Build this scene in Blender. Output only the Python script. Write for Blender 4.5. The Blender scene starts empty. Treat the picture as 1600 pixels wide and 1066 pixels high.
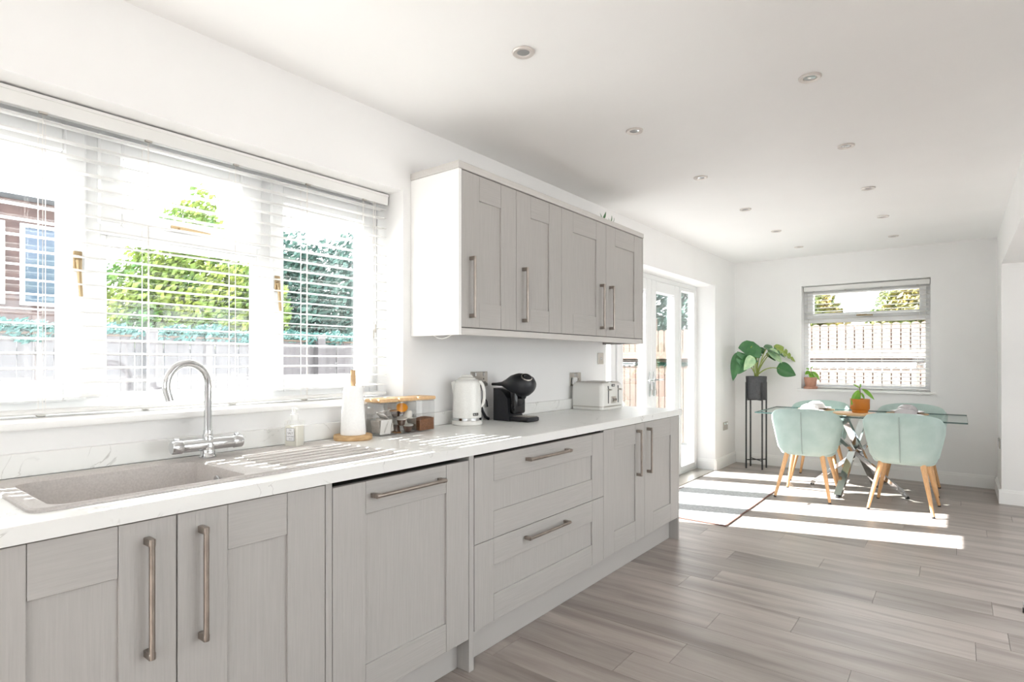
import bpy, bmesh, math, random
from mathutils import Vector, Matrix
random.seed(7)
S = bpy.context.scene
COL = S.collection
R = math.radians

# ------------------------------------------------------------------ camera
cam = bpy.data.cameras.new('camera'); camo = bpy.data.objects.new('camera', cam); COL.objects.link(camo)
cam.sensor_width = 36.0; cam.lens = 895.2 * 36.0 / 1600.0
cam.shift_y = 30.0 / 1600.0
cam.clip_start = 0.02; cam.clip_end = 300
camo.location = (2.1823, 0.0, 1.2538)
camo.rotation_euler = (R(90), 0, R(37.949))
S.camera = camo
# ------------------------------------------------------------------ sky, sun, exposure
W = bpy.data.worlds.new('world'); S.world = W; W.use_nodes = True
wn = W.node_tree.nodes; wl = W.node_tree.links
bg = wn['Background']; bg.inputs[0].default_value = (0.93, 0.965, 1.0, 1); bg.inputs[1].default_value = 0.9
sun = bpy.data.lights.new('sun', 'SUN'); suno = bpy.data.objects.new('sun', sun); COL.objects.link(suno)
sun.energy = 12.0; sun.angle = R(0.45); sun.color = (1.0, 0.985, 0.975)
suno.rotation_euler = Vector((1.0, 0.30, -0.818)).to_track_quat('-Z', 'Y').to_euler()
suno.location = (-6, -2, 6)
S.view_settings.view_transform = 'Standard'; S.view_settings.look = 'None'
S.view_settings.gamma = 1.0; S.view_settings.use_curve_mapping = False
S.view_settings.exposure = 2.72
try:
    S.cycles.use_denoising = True
    S.cycles.max_bounces = 14; S.cycles.diffuse_bounces = 8; S.cycles.transparent_max_bounces = 24
    S.cycles.caustics_reflective = False; S.cycles.caustics_refractive = False
    S.cycles.sample_clamp_indirect = 8.0
except Exception:
    pass

# ------------------------------------------------------------------ materials
def newmat(name):
    m = bpy.data.materials.new(name); m.use_nodes = True
    n = m.node_tree.nodes; l = m.node_tree.links
    return m, n, l, n['Principled BSDF']
def pbr(name, col, rough=0.5, metal=0.0, spec=0.5, **kw):
    m, n, l, b = newmat(name)
    b.inputs['Base Color'].default_value = (*col, 1); b.inputs['Roughness'].default_value = rough
    b.inputs['Metallic'].default_value = metal; b.inputs['Specular IOR Level'].default_value = spec
    for k, v in kw.items():
        b.inputs[k.replace('_', ' ')].default_value = v
    return m
def noisy(name, c1, c2, scale=(1, 1, 1), nscale=5.0, detail=4, rough=0.5, bump=0.0, metal=0, lo=0.3, hi=0.7, dist=0.0, spec=0.5, rand=0.0):
    """two colours mixed by a stretched noise in world position; optional fine relief"""
    m, n, l, b = newmat(name)
    g = n.new('ShaderNodeNewGeometry'); mp = n.new('ShaderNodeMapping'); mp.inputs['Scale'].default_value = scale
    src = g.outputs['Position']
    if rand:
        oi = n.new('ShaderNodeObjectInfo'); vm = n.new('ShaderNodeVectorMath'); vm.operation = 'SCALE'
        cx = n.new('ShaderNodeCombineXYZ'); l.new(oi.outputs['Random'], cx.inputs[0]); l.new(oi.outputs['Random'], cx.inputs[1])
        l.new(cx.outputs[0], vm.inputs[0]); vm.inputs['Scale'].default_value = rand
        va = n.new('ShaderNodeVectorMath'); va.operation = 'ADD'; l.new(src, va.inputs[0]); l.new(vm.outputs[0], va.inputs[1]); src = va.outputs[0]
    l.new(src, mp.inputs[0])
    t = n.new('ShaderNodeTexNoise'); t.inputs['Scale'].default_value = nscale; t.inputs['Detail'].default_value = detail; t.inputs['Distortion'].default_value = dist
    l.new(mp.outputs[0], t.inputs[0])
    r = n.new('ShaderNodeValToRGB'); r.color_ramp.elements[0].position = lo; r.color_ramp.elements[1].position = hi
    r.color_ramp.elements[0].color = (*c1, 1); r.color_ramp.elements[1].color = (*c2, 1)
    l.new(t.outputs[0], r.inputs[0]); l.new(r.outputs[0], b.inputs['Base Color'])
    b.inputs['Roughness'].default_value = rough; b.inputs['Metallic'].default_value = metal; b.inputs['Specular IOR Level'].default_value = spec
    if bump:
        bp = n.new('ShaderNodeBump'); bp.inputs['Strength'].default_value = bump; bp.inputs['Distance'].default_value = 0.002
        l.new(t.outputs[0], bp.inputs['Height']); l.new(bp.outputs[0], b.inputs['Normal'])
    return m
def thin_glass(name, tint=(1, 1, 1), refl=0.06, rough=0.0, fk=0.5):
    m = bpy.data.materials.new(name); m.use_nodes = True; n = m.node_tree.nodes; l = m.node_tree.links
    n.remove(n['Principled BSDF']); o = n['Material Output']
    t = n.new('ShaderNodeBsdfTransparent'); t.inputs[0].default_value = (*tint, 1)
    g = n.new('ShaderNodeBsdfGlossy'); g.inputs['Roughness'].default_value = rough
    lw = n.new('ShaderNodeLayerWeight'); lw.inputs[0].default_value = 0.35
    mm = n.new('ShaderNodeMath'); mm.operation = 'MULTIPLY_ADD'; l.new(lw.outputs['Fresnel'], mm.inputs[0]); mm.inputs[1].default_value = fk; mm.inputs[2].default_value = refl * 0.4
    x = n.new('ShaderNodeMixShader'); l.new(mm.outputs[0], x.inputs[0]); l.new(t.outputs[0], x.inputs[1]); l.new(g.outputs[0], x.inputs[2]); l.new(x.outputs[0], o.inputs[0])
    return m

M = {}
M['wall'] = noisy('wall_paint', (.825, .82, .817), (.845, .84, .837), nscale=3, rough=.9, spec=.2)
M['ceil'] = noisy('ceiling_paint', (.86, .857, .853), (.88, .876, .872), nscale=2, rough=.95, spec=.1)
M['trim'] = pbr('trim_paint', (.86, .855, .845), .35)
M['upvc'] = pbr('white_upvc', (.77, .775, .78), .3)
M['slat'] = pbr('blind_white', (.78, .775, .76), .45)
M['cord'] = pbr('cord_white', (.8, .77, .74), .8)
M['cabv'] = noisy('cabinet_grain_vertical', (.40, .383, .368), (.445, .428, .412), (55, 55, 2.2), 3.0, 5, .5, .35, lo=.25, hi=.75, dist=.3)
M['cabh'] = noisy('cabinet_grain_horizontal', (.40, .383, .368), (.445, .428, .412), (55, 2.2, 55), 3.0, 5, .5, .35, lo=.25, hi=.75, dist=.3)
M['cabflat'] = pbr('cabinet_flat', (.47, .452, .437), .5)
M['cornice'] = noisy('cornice_grain_lit', (.54, .52, .50), (.59, .57, .55), (55, 2.2, 55), 3.0, 5, .5, .25, lo=.25, hi=.75)  # same finish as the doors, lightened for the light it catches
M['carcass'] = pbr('carcass_dark', (.10, .095, .09), .8)  # dark body colour behind the fronts
M['pewter'] = noisy('brushed_pewter', (.30, .26, .23), (.42, .37, .33), (40, 4, 4), 6, 3, .34, .1, metal=1)
M['chrome'] = pbr('chrome', (.66, .67, .68), .07, 1)
M['steel'] = pbr('brushed_steel', (.52, .49, .45), .32, 1)
M['glass'] = thin_glass('window_glass', (.97, .985, .98), .05)
M['tableglass'] = thin_glass('table_glass', (.95, .98, .972), .04, fk=.2)
M['edgeglass'] = pbr('glass_edge', (.05, .09, .085), .15)
M['jarglass'] = thin_glass('jar_glass', (.985, .99, .99), .06, fk=.35)
M['soapglass'] = thin_glass('soap_glass', (.99, .99, .985), .05, fk=.2)
M['soap'] = pbr('soap_liquid', (.80, .74, .58), .3)
M['soapmilk'] = pbr('soap_bottle', (.80, .78, .70), .25)
M['plastic_w'] = pbr('white_plastic', (.82, .82, .81), .35)
M['appl'] = pbr('appliance_white', (.76, .75, .72), .22)
M['applk'] = noisy('kettle_textured', (.74, .735, .71), (.80, .795, .77), nscale=160, detail=2, rough=.25, bump=.25)
M['black'] = pbr('black_plastic', (.012, .013, .017), .38)
M['blackgloss'] = pbr('black_gloss', (.01, .01, .012), .08)
M['blackmetal'] = pbr('black_metal', (.02, .02, .022), .5)
M['pot_black'] = noisy('pot_black', (.05, .05, .055), (.075, .075, .08), nscale=60, rough=.75)
M['darkgrey'] = pbr('dark_grey', (.09, .09, .095), .4)
M['rubber'] = pbr('rubber', (.02, .02, .02), .8)
M['bamboo'] = noisy('bamboo_lid', (.58, .36, .18), (.70, .47, .26), (3, 40, 40), 3, 4, .5)
M['rawwood'] = noisy('wood_slice', (.42, .25, .11), (.62, .42, .22), (10, 10, 60), 3, 5, .55, .3)
M['rod'] = noisy('rod_wood', (.50, .31, .15), (.62, .42, .23), (50, 50, 3), 3, 4, .5)
M['leg'] = noisy('chair_leg_beech', (.60, .33, .15), (.70, .42, .21), (40, 40, 3), 3, 4, .45)
M['paper'] = noisy('paper_towel', (.84, .84, .84), (.88, .88, .88), nscale=120, rough=.9, bump=.3)
M['velvet'] = noisy('mint_velvet', (.37, .47, .435), (.45, .545, .51), nscale=9, detail=4, rough=.75, spec=.25)
_vb = M['velvet'].node_tree.nodes['Principled BSDF']
_vb.inputs['Sheen Weight'].default_value = .5; _vb.inputs['Sheen Roughness'].default_value = .35; _vb.inputs['Sheen Tint'].default_value = (.75, .95, .9, 1)
M['piping'] = pbr('velvet_piping', (.30, .36, .34), .8)
M['terracotta'] = noisy('terracotta', (.46, .23, .16), (.52, .28, .20), nscale=40, rough=.85)
M['orange'] = pbr('orange_glaze', (.50, .17, .02), .2)
M['soil'] = noisy('soil', (.03, .02, .012), (.07, .05, .03), nscale=90, rough=1)
M['leaf'] = noisy('monstera_green', (.035, .13, .045), (.06, .19, .06), nscale=14, rough=.35)
M['leafpale'] = noisy('leaf_pale_side', (.30, .50, .28), (.55, .70, .42), nscale=20, rough=.5)
M['leafyel'] = noisy('leaf_yellow_green', (.22, .34, .05), (.34, .42, .10), nscale=22, rough=.4)
M['leafbright'] = noisy('leaf_bright', (.13, .32, .02), (.22, .46, .04), nscale=18, rough=.35)
M['sprout'] = pbr('sprout_yellow', (.70, .72, .02), .5)
M['stem'] = pbr('stem_green', (.28, .34, .08), .5)
M['stemb'] = pbr('stem_brown', (.20, .12, .07), .7)
M['ceramic'] = pbr('white_ceramic', (.82, .80, .79), .15)
M['ceramicg'] = pbr('grey_ceramic', (.50, .47, .48), .2)
M['rattan'] = noisy('rattan', (.40, .25, .13), (.58, .40, .24), nscale=120, rough=.8, bump=.5)
M['rug'] = noisy('woven_mat', (.34, .34, .345), (.52, .52, .52), (1, 1, 1), 70, 3, .95, .6)
M['rugedge'] = pbr('mat_binding', (.18, .10, .08), .9)
M['sink'] = noisy('granite_sink', (.44, .41, .395), (.52, .49, .47), nscale=180, detail=2, rough=.5)
M['brick'] = noisy('house_brick', (.09, .06, .06), (.14, .09, .085), nscale=6, rough=.9)
M['slate'] = pbr('roof_slate', (.16, .17, .19), .8)
M['housewin'] = pbr('house_window_reflection', (.075, .105, .16), .1)  # bluish reflection put into the pane colour
M['render'] = pbr('house_render', (.70, .68, .66), .9)
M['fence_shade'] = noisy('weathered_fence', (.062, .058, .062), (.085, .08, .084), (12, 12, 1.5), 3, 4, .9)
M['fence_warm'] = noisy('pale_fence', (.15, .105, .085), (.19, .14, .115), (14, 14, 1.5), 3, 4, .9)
M['fence_gap'] = noisy('fence_backing', (.05, .034, .027), (.07, .05, .04), nscale=8, rough=.95)
M['patio'] = noisy('patio', (.36, .35, .34), (.44, .43, .42), nscale=3, rough=.95)
M['ivy'] = noisy('ivy_teal', (.03, .095, .088), (.06, .16, .145), nscale=5, rough=.6)
M['treegreen'] = noisy('tree_green', (.055, .145, .03), (.22, .27, .045), nscale=2.2, detail=3, rough=.6, lo=.35, hi=.65)
M['hedge'] = noisy('hedge_green', (.028, .075, .068), (.06, .135, .105), nscale=2.5, rough=.6)
M['hedgewarm'] = noisy('hedge_warm', (.05, .11, .015), (.24, .16, .03), nscale=1.8, detail=3, rough=.6, lo=.35, hi=.7)
M['bark'] = pbr('bark', (.08, .055, .04), .9)
M['tea'] = noisy('tea_bag', (.50, .46, .42), (.66, .63, .60), nscale=60, rough=.8)
M['teawhite'] = pbr('tea_paper', (.74, .71, .68), .7)
M['tealeaf'] = pbr('tea_dark', (.10, .09, .08), .8)
M['pod'] = noisy('pod_brown', (.09, .045, .03), (.14, .075, .05), nscale=50, rough=.35)
M['podlid'] = pbr('pod_orange', (.85, .33, .02), .4)
M['podwhite'] = pbr('pod_white', (.78, .74, .68), .4)
M['coffee'] = noisy('coffee_powder', (.15, .06, .025), (.30, .14, .07), nscale=220, rough=.95, bump=.6)
M['ink'] = pbr('grey_ink', (.25, .25, .26), .7)
M['paperlabel'] = pbr('paper_label', (.80, .80, .81), .6)
M['brass'] = pbr('aged_brass', (.40, .30, .18), .35, .9)

def floor_mat():
    m, n, l, b = newmat('grey_laminate')
    g = n.new('ShaderNodeNewGeometry'); oi = n.new('ShaderNodeObjectInfo')
    cx = n.new('ShaderNodeCombineXYZ')
    k = n.new('ShaderNodeMath'); k.operation = 'MULTIPLY'; k.inputs[1].default_value = 37.0; l.new(oi.outputs['Random'], k.inputs[0])
    l.new(k.outputs[0], cx.inputs[0]); l.new(k.outputs[0], cx.inputs[2])
    va = n.new('ShaderNodeVectorMath'); l.new(g.outputs['Position'], va.inputs[0]); l.new(cx.outputs[0], va.inputs[1])
    def nz(scale, ns, det, dist):
        mp = n.new('ShaderNodeMapping'); mp.inputs['Scale'].default_value = scale; l.new(va.outputs[0], mp.inputs[0])
        t = n.new('ShaderNodeTexNoise'); t.inputs['Scale'].default_value = ns; t.inputs['Detail'].default_value = det; t.inputs['Distortion'].default_value = dist
        l.new(mp.outputs[0], t.inputs[0]); return t
    t1 = nz((.8, 7.5, 1), 1.5, 5, .6); t2 = nz((4, 90, 1), 1.5, 3, .2)
    r = n.new('ShaderNodeValToRGB'); e = r.color_ramp.elements
    e[0].position = .28; e[0].color = (.225, .19, .173, 1); e[1].position = .72; e[1].color = (.425, .375, .346, 1)
    m1 = e.new(.48); m1.color = (.337, .293, .268, 1)
    l.new(t1.outputs[0], r.inputs[0])
    mx = n.new('ShaderNodeMix'); mx.data_type = 'RGBA'; mx.blend_type = 'MULTIPLY'; mx.inputs[0].default_value = .32
    r2 = n.new('ShaderNodeValToRGB'); r2.color_ramp.elements[0].color = (.72, .70, .68, 1); r2.color_ramp.elements[0].position = .3; r2.color_ramp.elements[1].position = .65
    l.new(t2.outputs[0], r2.inputs[0]); l.new(r.outputs[0], mx.inputs[6]); l.new(r2.outputs[0], mx.inputs[7])
    hv = n.new('ShaderNodeHueSaturation'); l.new(mx.outputs[2], hv.inputs['Color'])
    vv = n.new('ShaderNodeMapRange'); vv.inputs[3].default_value = .86; vv.inputs[4].default_value = 1.16; l.new(oi.outputs['Random'], vv.inputs[0]); l.new(vv.outputs[0], hv.inputs['Value'])
    l.new(hv.outputs[0], b.inputs['Base Color']); b.inputs['Roughness'].default_value = .33; b.inputs['Specular IOR Level'].default_value = .5
    bp = n.new('ShaderNodeBump'); bp.inputs['Strength'].default_value = .06; bp.inputs['Distance'].default_value = .001; l.new(t2.outputs[0], bp.inputs['Height']); l.new(bp.outputs[0], b.inputs['Normal'])
    return m
M['floor'] = floor_mat()
def stone_mat():
    m, n, l, b = newmat('white_marble_laminate')
    g = n.new('ShaderNodeNewGeometry')
    a = n.new('ShaderNodeTexNoise'); a.inputs['Scale'].default_value = 5; a.inputs['Detail'].default_value = 5; a.inputs['Distortion'].default_value = 1.2; l.new(g.outputs['Position'], a.inputs[0])
    # thin veins where the noise crosses its middle
    s = n.new('ShaderNodeMath'); s.operation = 'SUBTRACT'; s.inputs[1].default_value = .5; l.new(a.outputs[0], s.inputs[0])
    ab = n.new('ShaderNodeMath'); ab.operation = 'ABSOLUTE'; l.new(s.outputs[0], ab.inputs[0])
    r = n.new('ShaderNodeValToRGB'); r.color_ramp.elements[0].position = 0; r.color_ramp.elements[0].color = (.62, .61, .60, 1); r.color_ramp.elements[1].position = .010; r.color_ramp.elements[1].color = (1, 1, 1, 1); l.new(ab.outputs[0], r.inputs[0])
    c = n.new('ShaderNodeTexNoise'); c.inputs['Scale'].default_value = 9; c.inputs['Detail'].default_value = 3; l.new(g.outputs['Position'], c.inputs[0])
    rc = n.new('ShaderNodeValToRGB'); rc.color_ramp.elements[0].position = .52; rc.color_ramp.elements[1].position = .66; l.new(c.outputs[0], rc.inputs[0])
    mx = n.new('ShaderNodeMix'); mx.data_type = 'RGBA'; l.new(rc.outputs[0], mx.inputs[0]); mx.inputs[6].default_value = (1, 1, 1, 1); l.new(r.outputs[0], mx.inputs[7])
    m2 = n.new('ShaderNodeMix'); m2.data_type = 'RGBA'; m2.blend_type = 'MULTIPLY'; m2.inputs[0].default_value = 1; l.new(mx.outputs[2], m2.inputs[6]); m2.inputs[7].default_value = (.79, .79, .775, 1)
    l.new(m2.outputs[2], b.inputs['Base Color']); b.inputs['Roughness'].default_value = .32
    return m
M['stone'] = stone_mat()

# ------------------------------------------------------------------ mesh helpers
ORG = {}
class MB:
    def __init__(s): s.v = []; s.f = []
    def add(s, vs, fs):
        o = len(s.v); s.v += [tuple(p) for p in vs]; s.f += [tuple(i + o for i in f) for f in fs]; return s
    def box(s, x0, x1, y0, y1, z0, z1, c=0.0):
        if c <= 0:
            vs = [(x, y, z) for x in (x0, x1) for y in (y0, y1) for z in (z0, z1)]
            return s.add(vs, [(0, 1, 3, 2), (4, 6, 7, 5), (0, 4, 5, 1), (2, 3, 7, 6), (0, 2, 6, 4), (1, 5, 7, 3)])
        X, Y, Z = (x0, x1), (y0, y1), (z0, z1); vs = []; ix = {}
        for i in (0, 1):
            for j in (0, 1):
                for k in (0, 1):
                    for a in range(3):
                        p = [X[i], Y[j], Z[k]]
                        for b in range(3):
                            if b != a: p[b] += c * (1 if (i, j, k)[b] == 0 else -1)
                        ix[i, j, k, a] = len(vs); vs.append(p)
        fs = []
        for a in range(3):
            b, d = [q for q in range(3) if q != a]
            for e in (0, 1):
                loop = []
                for (u, w) in ((0, 0), (1, 0), (1, 1), (0, 1)):
                    t = [0, 0, 0]; t[a] = e; t[b] = u; t[d] = w; loop.append(ix[t[0], t[1], t[2], a])
                fs.append(loop)
            for u in (0, 1):
                for w in (0, 1):
                    t0 = [0, 0, 0]; t0[b] = u; t0[d] = w; t1 = t0[:]; t1[a] = 1
                    fs.append([ix[(*t0, b)], ix[(*t1, b)], ix[(*t1, d)], ix[(*t0, d)]])
        for i in (0, 1):
            for j in (0, 1):
                for k in (0, 1): fs.append([ix[i, j, k, q] for q in range(3)])
        return s.add(vs, fs)
    def rbox(s, cx, cy, cz, hx, hy, hz, r, n=3):
        """box with round edges of radius r (n steps each)"""
        h = (hx, hy, hz); r = min(r, hx, hy, hz)
        def ticks(hh):
            a = [-hh + r * (1 - math.cos(i / n * math.pi / 2)) for i in range(n + 1)]
            return a + [-q for q in reversed(a)] if hh - r > 1e-6 else a + [-q for q in reversed(a[:-1])]
        for a in range(3):
            b, d = [q for q in range(3) if q != a]
            tb, td = ticks(h[b]), ticks(h[d])
            for e in (-1, 1):
                vs = []
                for u in tb:
                    for w in td:
                        p = [0, 0, 0]; p[a] = e * h[a]; p[b] = u; p[d] = w
                        q = [max(-(h[i] - r), min(h[i] - r, p[i])) for i in range(3)]
                        dv = Vector([p[i] - q[i] for i in range(3)])
                        if dv.length > 1e-9: dv = dv.normalized() * r
                        vs.append((cx + q[0] + dv[0], cy + q[1] + dv[1], cz + q[2] + dv[2]))
                m = len(td); s.add(vs, [(i * m + j, i * m + j + 1, (i + 1) * m + j + 1, (i + 1) * m + j) for i in range(len(tb) - 1) for j in range(m - 1)])
        return s
    def lathe(s, prof, c=(0, 0, 0), n=32, mat=None):
        vs = []; fs = []
        for (r, z) in prof:
            for i in range(n):
                a = 2 * math.pi * i / n; p = Vector((r * math.cos(a), r * math.sin(a), z))
                if mat: p = mat @ p
                vs.append((p[0] + c[0], p[1] + c[1], p[2] + c[2]))
        for j in range(len(prof) - 1):
            for i in range(n):
                k = (i + 1) % n; fs.append((j * n + i, j * n + k, (j + 1) * n + k, (j + 1) * n + i))
        if prof[0][0] > 1e-6 and prof[0] != prof[-1]: fs.append(tuple(range(n)))
        if prof[-1][0] > 1e-6 and prof[0] != prof[-1]: fs.append(tuple((len(prof) - 1) * n + i for i in range(n)))
        return s.add(vs, fs)
    def tube(s, path, r, n=10, closed=False):
        P = [Vector(p) for p in path]; m = len(P); rr = r if isinstance(r, (list, tuple)) else [r] * m
        vs = []; fs = []; up = None
        for i in range(m):
            a = P[(i - 1) % m] if (i or closed) else P[0]; b = P[(i + 1) % m] if (i < m - 1 or closed) else P[-1]
            t = (b - a).normalized()
            if up is None:
                up = Vector((0, 0, 1)) if abs(t.z) < .9 else Vector((1, 0, 0))
            x = t.cross(up)
            if x.length < 1e-6: x = t.orthogonal()
            x.normalize(); y = x.cross(t).normalized(); up = y
            for k in range(n):
                q = 2 * math.pi * k / n; vs.append(P[i] + (x * math.cos(q) + y * math.sin(q)) * rr[i])
        for i in range(m if closed else m - 1):
            j = (i + 1) % m
            for k in range(n):
                w = (k + 1) % n; fs.append((i * n + k, i * n + w, j * n + w, j * n + k))
        if not closed: fs += [tuple(range(n)), tuple((m - 1) * n + k for k in range(n))]
        return s.add(vs, fs)
    def prism(s, poly, ax, a0, a1):
        """polygon in the two other axes (in order), pushed along axis ax"""
        n = len(poly); o = [q for q in range(3) if q != ax]; vs = []
        for a in (a0, a1):
            for p in poly:
                t = [0, 0, 0]; t[ax] = a; t[o[0]] = p[0]; t[o[1]] = p[1]; vs.append(t)
        return s.add(vs, [tuple(range(n)), tuple(range(n, 2 * n))] + [(i, (i + 1) % n, n + (i + 1) % n, n + i) for i in range(n)])
    def ring(s, ax, u0, u1, w0, w1, b, d0, d1, c=0.0):
        """rectangular frame of bar width b (or 4 widths: u0,u1,w0,w1 sides); depth d0..d1 along ax (0=x,1=y); u horizontal, w = z"""
        bb = b if isinstance(b, (list, tuple)) else (b,) * 4
        for (p0, p1, q0, q1) in ((u0, u0 + bb[0], w0, w1), (u1 - bb[1], u1, w0, w1), (u0 + bb[0], u1 - bb[1], w0, w0 + bb[2]), (u0 + bb[0], u1 - bb[1], w1 - bb[3], w1)):
            if ax == 0: s.box(d0, d1, p0, p1, q0, q1, c)
            else: s.box(p0, p1, d0, d1, q0, q1, c)
        return s
    def xf(s, mat):
        s.v = [tuple(mat @ Vector(p)) for p in s.v]; return s
    def mesh(s, name, smooth=None):
        me = bpy.data.meshes.new(name)
        me.from_pydata(s.v, [], s.f)
        bm = bmesh.new(); bm.from_mesh(me)
        bmesh.ops.remove_doubles(bm, verts=bm.verts, dist=1e-6)
        bmesh.ops.recalc_face_normals(bm, faces=bm.faces)
        bm.to_mesh(me); bm.free()
        if smooth:
            me.polygons.foreach_set('use_smooth', [True] * len(me.polygons)); me.set_sharp_from_angle(angle=R(smooth))
        return me
    def build(s, name, mat, parent=None, smooth=None, local=False):
        """link as one mesh object; coordinates are world ones unless local"""
        if parent is not None and not local:
            o = ORG.get(parent.name, Vector((0, 0, 0))); s.v = [(p[0] - o[0], p[1] - o[1], p[2] - o[2]) for p in s.v]
        return link(name, s.mesh(name, smooth), mat, parent)
def link(name, me, mat, parent=None):
    ob = bpy.data.objects.new(name, me); COL.objects.link(ob)
    if mat is not None and not me.materials: me.materials.append(M[mat] if isinstance(mat, str) else mat)
    if parent is not None:
        ob.parent = parent; ORG[ob.name] = ORG.get(parent.name, Vector((0, 0, 0)))
    return ob
def tag(o, label=None, cat=None, group=None, kind=None):
    if label: o['label'] = label
    if cat: o['category'] = cat
    if group: o['group'] = group
    if kind: o['kind'] = kind
    return o
def thing(name, label, cat, loc=(0, 0, 0), group=None, rz=0.0):
    o = bpy.data.objects.new(name, None); COL.objects.link(o); o.location = loc; o.rotation_euler = (0, 0, rz); o.empty_display_size = .05
    ORG[o.name] = Vector(loc); return tag(o, label, cat, group)
def struct(name, mb, mat, smooth=None):
    return tag(mb.build(name, mat, None, smooth), kind='structure')
def sroot(name, loc=(0, 0, 0)):
    o = bpy.data.objects.new(name, None); COL.objects.link(o); o.location = loc; ORG[o.name] = Vector(loc); o.empty_display_size = .05
    return tag(o, kind='structure')
def copy_tree(o, parent=None):
    c = o.copy(); COL.objects.link(c); c.parent = parent
    for ch in o.children: copy_tree(ch, c)
    return c
def text_mesh(body, size, name):
    cu = bpy.data.curves.new(name, 'FONT'); cu.body = body; cu.size = size; cu.extrude = .0002; cu.align_x = 'CENTER'; cu.align_y = 'CENTER'
    t = bpy.data.objects.new(name, cu); me = bpy.data.meshes.new_from_object(t); bpy.data.objects.remove(t); me.name = name
    return me
def box1(name, mat, parent, x0, x1, y0, y1, z0, z1, c=0.0): return MB().box(x0, x1, y0, y1, z0, z1, c).build(name, mat, parent)

# ------------------------------------------------------------------ room shell
H = 2.446; D = 7.284; RX = 2.476; Q = 6.585; LZ = 2.096; XR = 5.6; YB = -2.6
KW = (-.02, 1.9157, 1.0725, 2.097)      # kitchen window opening y0,y1,z0,z1
FD = (4.0, 6.55, 2.0985)                # french door opening y0,y1,top
FW = (.746, 1.954, .926, 2.109)         # far window opening x0,x1,z0,z1

fl = struct('floor', MB().box(-.3, XR + .3, YB - .3, D + .3, -.2, -.010), 'rubber')
unit = MB().box(0, 1, 0, 1, -.010, 0).mesh('plank'); unit.materials.append(M['floor'])
PW = .2; PL = 1.29; ends = {11: 1.236, 13: 1.25, 10: 1.08, 16: 1.069, 12: .55, 9: .62, 14: .28, 15: .95}
j = 0; y = .07 - PW * 14
row = -14
while y < D:
    y0, y1 = max(y, YB), min(y + PW, D)
    off = ends.get(row, (row * .487) % PL); off = off % PL - PL
    x = off
    while x < XR:
        x0, x1 = max(x, 0), min(x + PL, XR)
        if y1 - y0 > .02 and x1 - x0 > .02 and (x0 < RX + .4 or y0 < Q):
            p = link('plank', unit, None, fl); p.location = (x0 + .0008, y0 + .0008, 0); p.scale = (x1 - x0 - .0016, y1 - y0 - .0016, 1)
        x += PL
    y += PW; row += 1
SKY = (3.2, 4.9, .5, 4.3)               # invented roof light on the right, added to brighten the room
w = MB()
for (a, b, c, d) in ((-.3, SKY[0], YB - .3, D + .3), (SKY[1], XR + .3, YB - .3, D + .3), (SKY[0], SKY[1], YB - .3, SKY[2]), (SKY[0], SKY[1], SKY[3], D + .3)): w.box(a, b, c, d, H, H + .2)
struct('ceiling', w, 'ceil')
w5 = sroot('added_window_5', (4.05, 1.8, H + .2))
m = MB()
for (a, b, c, d) in ((SKY[0] - .06, SKY[0], SKY[2] - .06, SKY[3] + .06), (SKY[1], SKY[1] + .06, SKY[2] - .06, SKY[3] + .06), (SKY[0], SKY[1], SKY[2] - .06, SKY[2]), (SKY[0], SKY[1], SKY[3], SKY[3] + .06), (SKY[0], SKY[1], 2.37, 2.43)): m.box(a, b, c, d, H + .201, H + .28)
m.build('window_frame', 'upvc', w5)
for (c, d) in ((SKY[2], 2.37), (2.43, SKY[3])): box1('pane', 'glass', w5, SKY[0], SKY[1], c, d, H + .24, H + .246)
w = MB()
BD = (-2.5, -.72, 2.1)                  # made-up glazed door behind the camera, added to let in sun
for (a, b, c, d) in ((YB - .3, BD[0], 0, H), (BD[0], BD[1], BD[2], H), (BD[1], KW[0], 0, H), (KW[0], KW[1], 0, KW[2] - .0245), (KW[0], KW[1], KW[3], H), (KW[1], FD[0], 0, H), (FD[0], FD[1], FD[2], H), (FD[1], D + .3, 0, H)):
    w.box(-.3, 0, a, b, c, d)
struct('wall_left', w, 'wall')
w = MB()
for (a, b, c, d) in ((0, FW[0], 0, H), (FW[0], FW[1], 0, FW[2] - .0245), (FW[0], FW[1], FW[3], H), (FW[1], RX + .3, 0, H)):
    w.box(a, b, D, D + .3, c, d)
struct('wall_far', w, 'wall')
struct('wall_right', MB().box(RX, XR + .3, Q, D, 0, H), 'wall')
struct('beam', MB().box(RX, RX + .42, YB, Q, LZ, H), 'wall')
# unseen room behind the camera; window openings added for more daylight
w = MB(); RW = (1.2, 4.4, .9, 2.05); BW = (1.2, 4.2, .9, 2.05)
for (a, b, c, d) in ((YB, RW[0], 0, H), (RW[0], RW[1], 0, RW[2]), (RW[0], RW[1], RW[3], H), (RW[1], Q, 0, H)): w.box(XR, XR + .3, a, b, c, d)
struct('wall_garden', w, 'wall')
w = MB()
for (a, b, c, d) in ((0, BW[0], 0, H), (BW[0], BW[1], 0, BW[2]), (BW[0], BW[1], BW[3], H), (BW[1], XR + .3, 0, H)): w.box(a, b, YB - .3, YB, c, d)
struct('wall_back', w, 'wall')

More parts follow.
